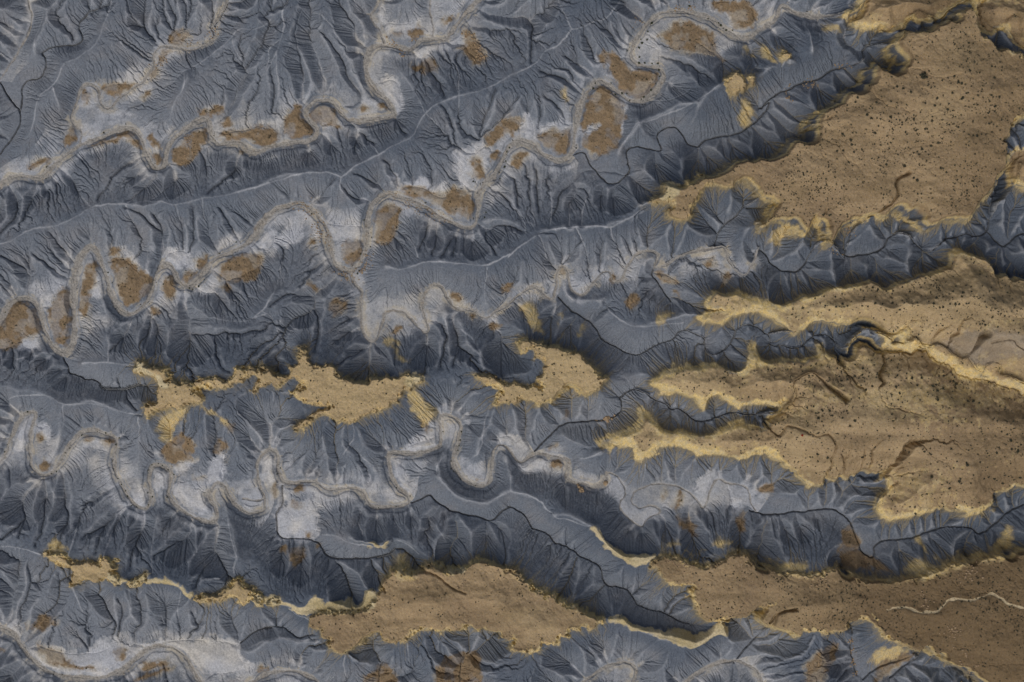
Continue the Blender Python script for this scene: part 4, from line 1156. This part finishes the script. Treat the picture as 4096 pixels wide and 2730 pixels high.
def bush_mesh(kind, v):
    if (kind, v) not in BUSH:
        V, F = bush_geo(1.0, 70, np.random.default_rng(100 + v))
        me = bpy.data.meshes.new('shrub'); me.from_pydata(V, [], F)
        me.materials.append({'d': LEAF, 'g': LEAF_G, 'r': RED}[kind]); BUSH[(kind, v)] = me
    return BUSH[(kind, v)]

SHRUBS = [
 ('d', 'd', 'dark round desert shrub on the wide shrub-dotted plateau at upper right', 'shrubs on the upper right plateau', 1.0,
  '2080,570 1465,645 1220,660 1655,690 1880,370 1890,605 2100,670 1975,625 1995,765 1385,790 1270,740 1215,870 1090,880 910,875 930,835 1045,1010 1010,985 1125,1020 1200,1040 1080,1140 875,1200 880,1240 805,1150 755,1295 805,1290 900,1300 850,1390 500,1470 470,1500 620,1150 1740,800 1830,840 1820,850 1860,800 1875,795 1960,820 2075,815 2140,830 2110,910 1590,905 1510,880 1700,940 1745,945 1770,1000 1570,1000 1565,1035 1410,1020 1715,1070 1790,1090 1655,1190 1625,1225 1560,1250 1510,1105 1480,1280 1440,1300 1330,1420 1410,1525 1440,1545 1175,1410 2055,1060 2080,1130 1950,1165 1645,1440 1690,1475 1540,610 1790,710 1820,715 1760,655 1610,840 1320,760 1215,1000'),
 ('l', 'd', 'dark round desert shrub on the broad tan upland with yellow banded slopes', 'shrubs on the right hand upland', 1.05,
  '1570,440 1720,400 1750,398 1615,555 1665,465 1610,480 1770,425 1875,570 1970,585 1840,600 1920,570 1480,370 1395,370 1270,350 1440,435 1600,430 840,385 855,355 885,365 905,355 975,290 970,345 1000,470 1055,440 1260,450 1290,500 1220,590 1090,365 690,650 595,668 630,650 555,615 500,625 800,712 595,715 905,735 865,780 2210,850 2240,905 2330,940 2300,1000 2250,980 2140,965 2120,1010 1975,1090 1860,1095 1870,1115 1780,1085 1730,975 1560,1025 1500,1000 1200,980 1080,965 1380,1010 2270,1240 2320,1220 2190,1200 2100,1230 2170,1270 1800,1260 1715,1310 1810,1230 1900,1270 1650,1280 1560,1220 2010,1230 2050,1215 1480,1370 1520,1360 1420,1470 1425,1530 1375,1470 525,1045 545,1045 590,1080 590,1020 670,1050 970,1045 1040,1100'),
 ('h', 'd', 'dark round desert shrub on the long tan upland with cream slopes at the right edge', 'shrubs on the cream sloped upland', .95,
  '1555,1070 1605,1120 1635,1200 1660,1195 1375,1065 1235,1060 1225,1085 970,1185 1020,1190 1080,1165 1230,1165 1175,1220 1290,1215 1100,1045 1060,1030 985,1115 980,1135 1440,1160 1540,1150 1580,1165 1660,1110 1720,1170 1770,1170 1800,1170 1860,1165 1835,1075 1905,1065 1770,1020 1745,1065 460,1205 565,1120 655,1185 740,1110 745,1195 800,1170 845,1185'),
 ('c', 'g', 'small dark green shrub along the bend of the upper gravel wash', 'shrubs along the upper gravel wash', .8,
  '1300,200 1265,270 1205,340 1190,410 1195,490 1190,540 1240,540 1300,545 1350,545 1260,340 1215,370 1085,435 1360,600 1365,655 1330,715 1290,770 1230,830 1210,850 1110,860 1085,800 1045,800 985,810 950,710 815,715 800,760 1870,200 1890,220 1910,245 1935,260 1990,260 1620,50 1780,160 80,1265 60,1300 50,1380 40,1430'),
 ('f', 'g', 'small dark green shrub on the bank of the central gravel wash', 'shrubs along the central gravel wash', .7,
  '945,740 1030,680 1040,600 975,450 920,910 935,885 1910,120 1930,125 2140,100 2020,385 2010,430'),
 ('e', 'g', 'small dark green shrub beside the looping gravel wash at left', 'shrubs along the left gravel wash', .65,
  '1590,885 1620,1035 1650,1045 1700,1020 1750,960 1720,990 1640,920 1880,740 2020,640 45,1240 960,990 925,900 1400,1000'),
 ('i', 'g', 'small dark green shrub lining the pale looping wash at lower left', 'shrubs along the lower left wash', .6,
  '235,660 340,700 90,860 60,940 40,1000 700,860 835,830 905,840 1020,880 990,940 960,1080 970,1150 1010,1230 1040,1280 1075,1335 1090,1380 1130,1460 1170,1475 1270,1455 1260,1355 1305,1385 1265,1160 1300,1110 1355,1100 1390,1120 1440,1150 1490,1195 1430,1330 1430,1390 440,1190 485,1170 300,1195 600,970 560,1010'),
 ('j', 'g', 'small dark green shrub lining the pale wash below the cliffed mesa', 'shrubs along the lower middle wash', .6,
  '250,1110 260,1140 230,1190 285,1290 1720,1080 1720,1150 1740,1170 1790,950 1800,900 1810,830 1250,1310 1370,1380 1800,1240 1930,1290 1780,990 1650,830 1100,1480 1250,1470 1350,1410'),
 ('n', 'd', 'dark shrub on the long tan mesa along the bottom', 'shrubs on the bottom mesa', .8,
  '1650,1045 1395,1020 1350,995 1320,915 1315,945 1740,1030 1705,880 1660,1000 1615,945 1050,1020 1955,680 1960,720 2125,770'),
 ('o', 'd', 'dark shrub on the eastern end of the bottom mesa', 'shrubs on the east end of the bottom mesa', .8,
  '425,1100 460,1080 320,905 340,905 420,1000 350,1075 375,1040'),
]
count = 0; taken = []
def shrub(px, py, size, kind, label, group):
    global count
    x, y, z, mx, my = place(px, py)
    if not (X0 + 20 < mx < X0 + (NX - 8) * STEP): return
    o = bpy.data.objects.new('red_shrub' if kind == 'r' else 'shrub', bush_mesh(kind, count % 5 if kind != 'r' else 0)); COL.objects.link(o)
    o.location = (x, y, z - .08 * size); o.rotation_euler = (0, 0, random.uniform(0, 6.28))
    s = size; o.scale = (s, s, s * random.uniform(.8, 1.05))
    tag(o, label, 'shrub', group); count += 1; taken.append((px, py))
for tile, kind, lab, grp, size, text in SHRUBS:
    for px, py in pts_of(tile + ' ' + text):
        if count >= 298: break
        shrub(px, py, size * random.uniform(.5, .85), kind, lab, grp)
p = pts_of('d 1500,650')[0]; shrub(p[0], p[1], 2.1, 'd', 'largest dark shrub clump on the upper right plateau', None)
p = pts_of('l 457,858')[0]; shrub(p[0], p[1], .62, 'r', 'lone bright red shrub on the tan upland', None)

# the thousands of smaller ones, too many and too small to name
g = np.random.default_rng(55)
SV, SF = [], []
dens = smoothstep(-.25, .45, fbm(150, 61, 3)) * (.35 + .65 * smoothstep(-.1, .4, fbm(35, 62, 2)))
dens_map = np.zeros((NY, NX), np.float32)
top = (cap_w > .8) & (yellow < .5)
for k, w in {0: 1.0, 1: .75, 2: .9, 3: .55, 4: .6, 5: .55, 11: .95, 12: .25, 13: .35}.items():
    dens_map[top & (mesa_id == k)] = w
fade = smoothstep(2450, 3250, GX)
dens_map *= (.45 + .55 * fade) * (.25 + .75 * dens)
dens_map[brown > .6] = .30
dens_map[(sdw > -2) & (sdw < 7) & (sw > 8)] = .55 * smoothstep(0, .6, fbm(40, 63, 2))[(sdw > -2) & (sdw < 7) & (sw > 8)]
cand = np.flatnonzero(g.random(dens_map.size) < dens_map.ravel() * .020 * (STEP / 3) ** 2 * 5)
protos = [bush_geo(1.0, 22, np.random.default_rng(300 + v), leaf=.42) for v in range(6)]
for c in cand.tolist():
    j, i = divmod(c, NX)
    x, y = gx[i] + g.uniform(-1, 1) * STEP, gy[j] + g.uniform(-1, 1) * STEP
    up = mesa_id[j, i] >= 0
    r = float(np.clip(g.lognormal(-1.2 if up else -1.5, .45), .11, .6))
    V, F = protos[int(g.integers(6))]; t = g.uniform(0, 6.28); ct, st = math.cos(t), math.sin(t)
    z = z_at(x, y) - .05; base = len(SV)
    X, Y = (x - W / 2) * PX, (H / 2 - y) * PX
    SV += [(X + r * (a * ct - b * st), Y + r * (a * st + b * ct), z + r * h) for a, b, h in V]
    SF += [(f[0] + base, f[1] + base, f[2] + base, f[3] + base) for f in F]
me = bpy.data.meshes.new('scrub'); me.from_pydata(SV, [], SF); me.materials.append(LEAF)
o = bpy.data.objects.new('scrub', me); COL.objects.link(o); tag(o, 'scattered tiny dark desert scrub', kind='stuff')
print('shrubs', count, 'scrub', len(cand), flush=True)

# ---------------------------------------------------------------------------
# boulders and scattered stones
# ---------------------------------------------------------------------------
def rock_material():
    N = NT('sandstone'); out = N.n('ShaderNodeOutputMaterial'); bs = N.n('ShaderNodeBsdfPrincipled'); N.l(bs.outputs[0], out.inputs[0])
    co = N.n('ShaderNodeNewGeometry').outputs['Position']
    N.l(N.mix(N.ramp(N.noise(co, .9, 4), .35, .65), c4(.40, .30, .19), c4(.28, .20, .13)), bs.inputs['Base Color'])
    bs.inputs['Roughness'].default_value = .95
    b = N.n('ShaderNodeBump'); b.inputs['Strength'].default_value = .6; b.inputs['Distance'].default_value = .2
    N.l(N.noise(co, 3, 4), b.inputs['Height']); N.l(b.outputs[0], bs.inputs['Normal'])
    return N.m
ROCK = rock_material()
def rock_geo(g, n=9, m=6):
    """angular boulder: a rough ball cut by a dozen random planes"""
    planes = [(lambda v: (v / np.linalg.norm(v), g.uniform(.62, .92)))(g.normal(size=3)) for _ in range(12)]
    V = []
    for j in range(m + 1):
        for i in range(n):
            th = math.pi * j / m; ph = 2 * math.pi * i / n
            d = np.array([math.sin(th) * math.cos(ph), math.sin(th) * math.sin(ph), math.cos(th)])
            r = min([1.0] + [h / max(float(d @ q), 1e-6) for q, h in planes if d @ q > .05])
            V.append(d * r * np.array([1, .85, .75]))
    F = [(j * n + i, (j + 1) * n + i, (j + 1) * n + (i + 1) % n, j * n + (i + 1) % n) for j in range(m) for i in range(n)]
    return V, F
def boulder(px, py, r, lab, group, seed):
    x, y, z, _, _ = place(px, py)
    V, F = rock_geo(np.random.default_rng(seed))
    me = bpy.data.meshes.new('boulder'); me.from_pydata([tuple(v) for v in V], [], F); me.materials.append(ROCK)
    o = bpy.data.objects.new('boulder', me); COL.objects.link(o)
    o.location = (x, y, z + r * .3); o.rotation_euler = (seed * .3 % .5, .2, seed * 1.7); o.scale = (r, r, r)
    tag(o, lab, 'boulder', group)
for q, (t, r) in enumerate([('k 928,710', 1.25), ('k 906,708', .95), ('k 918,728', 1.9), ('k 893,716', .9), ('k 824,735', 1.1), ('k 955,722', .8), ('k 968,700', .75), ('k 980,690', .7), ('k 870,738', .6)]):
    p = pts_of(t)[0]
    lab = {2: 'biggest brown boulder of the pile in the narrow gully', 4: 'lone rounded boulder left of the gully rock pile'}.get(q, 'brown boulder in the rock pile in the narrow gully')
    boulder(p[0], p[1], r, lab, None if q in (2, 4) else 'boulders piled in the gully', 40 + q)
for q, (t, r) in enumerate([('k 901,1270', 1.5), ('k 915,1258', .6)]):
    p = pts_of(t)[0]
    boulder(p[0], p[1], r, ['large yellow boulder standing in the pale stream bend', 'small stone beside the large yellow boulder'][q], None, 60 + q)
for q, (t, r) in enumerate([('k 680,1305', 1.3), ('k 700,1320', 1.4), ('k 690,1335', 1.1), ('k 712,1340', .9), ('k 668,1282', .8)]):
    p = pts_of(t)[0]; boulder(p[0], p[1], r, 'brown slab in the small rockfall by the stream bend', 'rockfall slabs', 70 + q)
SV, SF = [], []
rg = [rock_geo(np.random.default_rng(80 + v), 6, 4) for v in range(5)]
def stones(text, n, spread, rmin, rmax):
    P = pts_of(text)
    for k in range(n):
        a = P[g.integers(len(P))]; b = P[g.integers(len(P))]
        px, py = a + g.normal(size=2) * spread
        x, y, z, _, _ = place(px, py); r = g.uniform(rmin, rmax) ; V, F = rg[int(g.integers(5))]; t = g.uniform(0, 6.28)
        base = len(SV); ct, st = math.cos(t), math.sin(t)
        SV.extend([(x + r * (v[0] * ct - v[1] * st), y + r * (v[0] * st + v[1] * ct), z + r * .25 + r * v[2]) for v in V])
        SF.extend([tuple(i + base for i in f) for f in F])
stones('b 1900,370 1930,400 1950,450 1960,480 1980,500 1900,390 1850,300', 90, 11, .2, .75)
stones('b 1295,460 1220,370 1240,380 1400,350 1410,330', 30, 9, .2, .6)
stones('f 480,340 520,400 560,510 600,560 640,600 430,330', 110, 16, .15, .5)
stones('f 780,900 830,930 870,940 960,880 990,800 980,860 1000,760', 110, 14, .15, .5)
stones('f 1250,270 1350,310 1450,360 1550,400 1650,440', 130, 14, .12, .4)
stones('a 1600,1180 1640,1220 1650,1250 1600,1350', 50, 12, .15, .5)
stones('a 1820,270 1780,320 1650,380 1400,520 1350,540', 60, 14, .15, .5)
stones('o 1450,510 1530,550 1560,570', 40, 12, .15, .6)
stones('p 340,395 350,385 1080,380 1100,370 860,500 1000,640 1030,640 1040,760 1090,830 980,650', 150, 22, .15, .7)
stones('p 500,690 505,740 510,800 520,850', 60, 7, .2, .6)
stones('h 830,440 840,520 850,560 700,690 780,740', 70, 12, .15, .5)
stones('c 1640,60 1500,70 1580,80 1180,180', 50, 12, .15, .5)
stones('n 1800,740 960,990 1020,995', 30, 12, .2, .6)
stones('d 340,830 330,770 500,720 540,720 790,575 860,575', 60, 12, .2, .6)
me = bpy.data.meshes.new('stones'); me.from_pydata(SV, [], SF); me.materials.append(ROCK)
o = bpy.data.objects.new('stones', me); COL.objects.link(o); tag(o, 'loose stones strewn along washes and gullies', kind='stuff')

# ---------------------------------------------------------------------------
# soft overcast daylight from the lower left of the picture, camera straight down
# ---------------------------------------------------------------------------
SUN_EL, SUN_AZ = math.radians(57), math.radians(205)     # azimuth clockwise from the top of the picture
w = bpy.data.worlds.new('World'); sc_.world = w; w.use_nodes = True
nt = w.node_tree; nt.nodes.clear()
bg = nt.nodes.new('ShaderNodeBackground'); ou = nt.nodes.new('ShaderNodeOutputWorld'); sky = nt.nodes.new('ShaderNodeTexSky')
sky.sky_type = 'NISHITA'; sky.sun_disc = False; sky.sun_elevation = SUN_EL; sky.sun_rotation = SUN_AZ
sky.dust_density = 6.0; sky.air_density = 1.0
bg.inputs[1].default_value = SKY
nt.links.new(sky.outputs[0], bg.inputs[0]); nt.links.new(bg.outputs[0], ou.inputs[0])
sun = bpy.data.lights.new('sun', 'SUN'); sun.energy = SUN; sun.angle = math.radians(55); sun.color = (1.0, .95, .88)
so_ = bpy.data.objects.new('sun', sun); COL.objects.link(so_)
from mathutils import Vector
d = Vector((math.sin(SUN_AZ) * math.cos(SUN_EL), math.cos(SUN_AZ) * math.cos(SUN_EL), math.sin(SUN_EL)))
so_.rotation_euler = d.to_track_quat('Z', 'Y').to_euler(); so_.location = d * 600

cam = bpy.data.cameras.new('camera'); co_ = bpy.data.objects.new('camera', cam); COL.objects.link(co_)
co_.location = (0, 0, CAM_H); co_.rotation_euler = (0, 0, 0)
cam.sensor_width = 36.0; cam.lens = 36.0 * CAM_H / (W * PX); cam.clip_start = 1.0; cam.clip_end = 20000.0
sc_.camera = co_
sc_.view_settings.view_transform = 'Standard'; sc_.view_settings.look = 'None'
sc_.view_settings.gamma = 1.0; sc_.view_settings.exposure = EXPOSURE
sc_.render.engine = 'CYCLES'
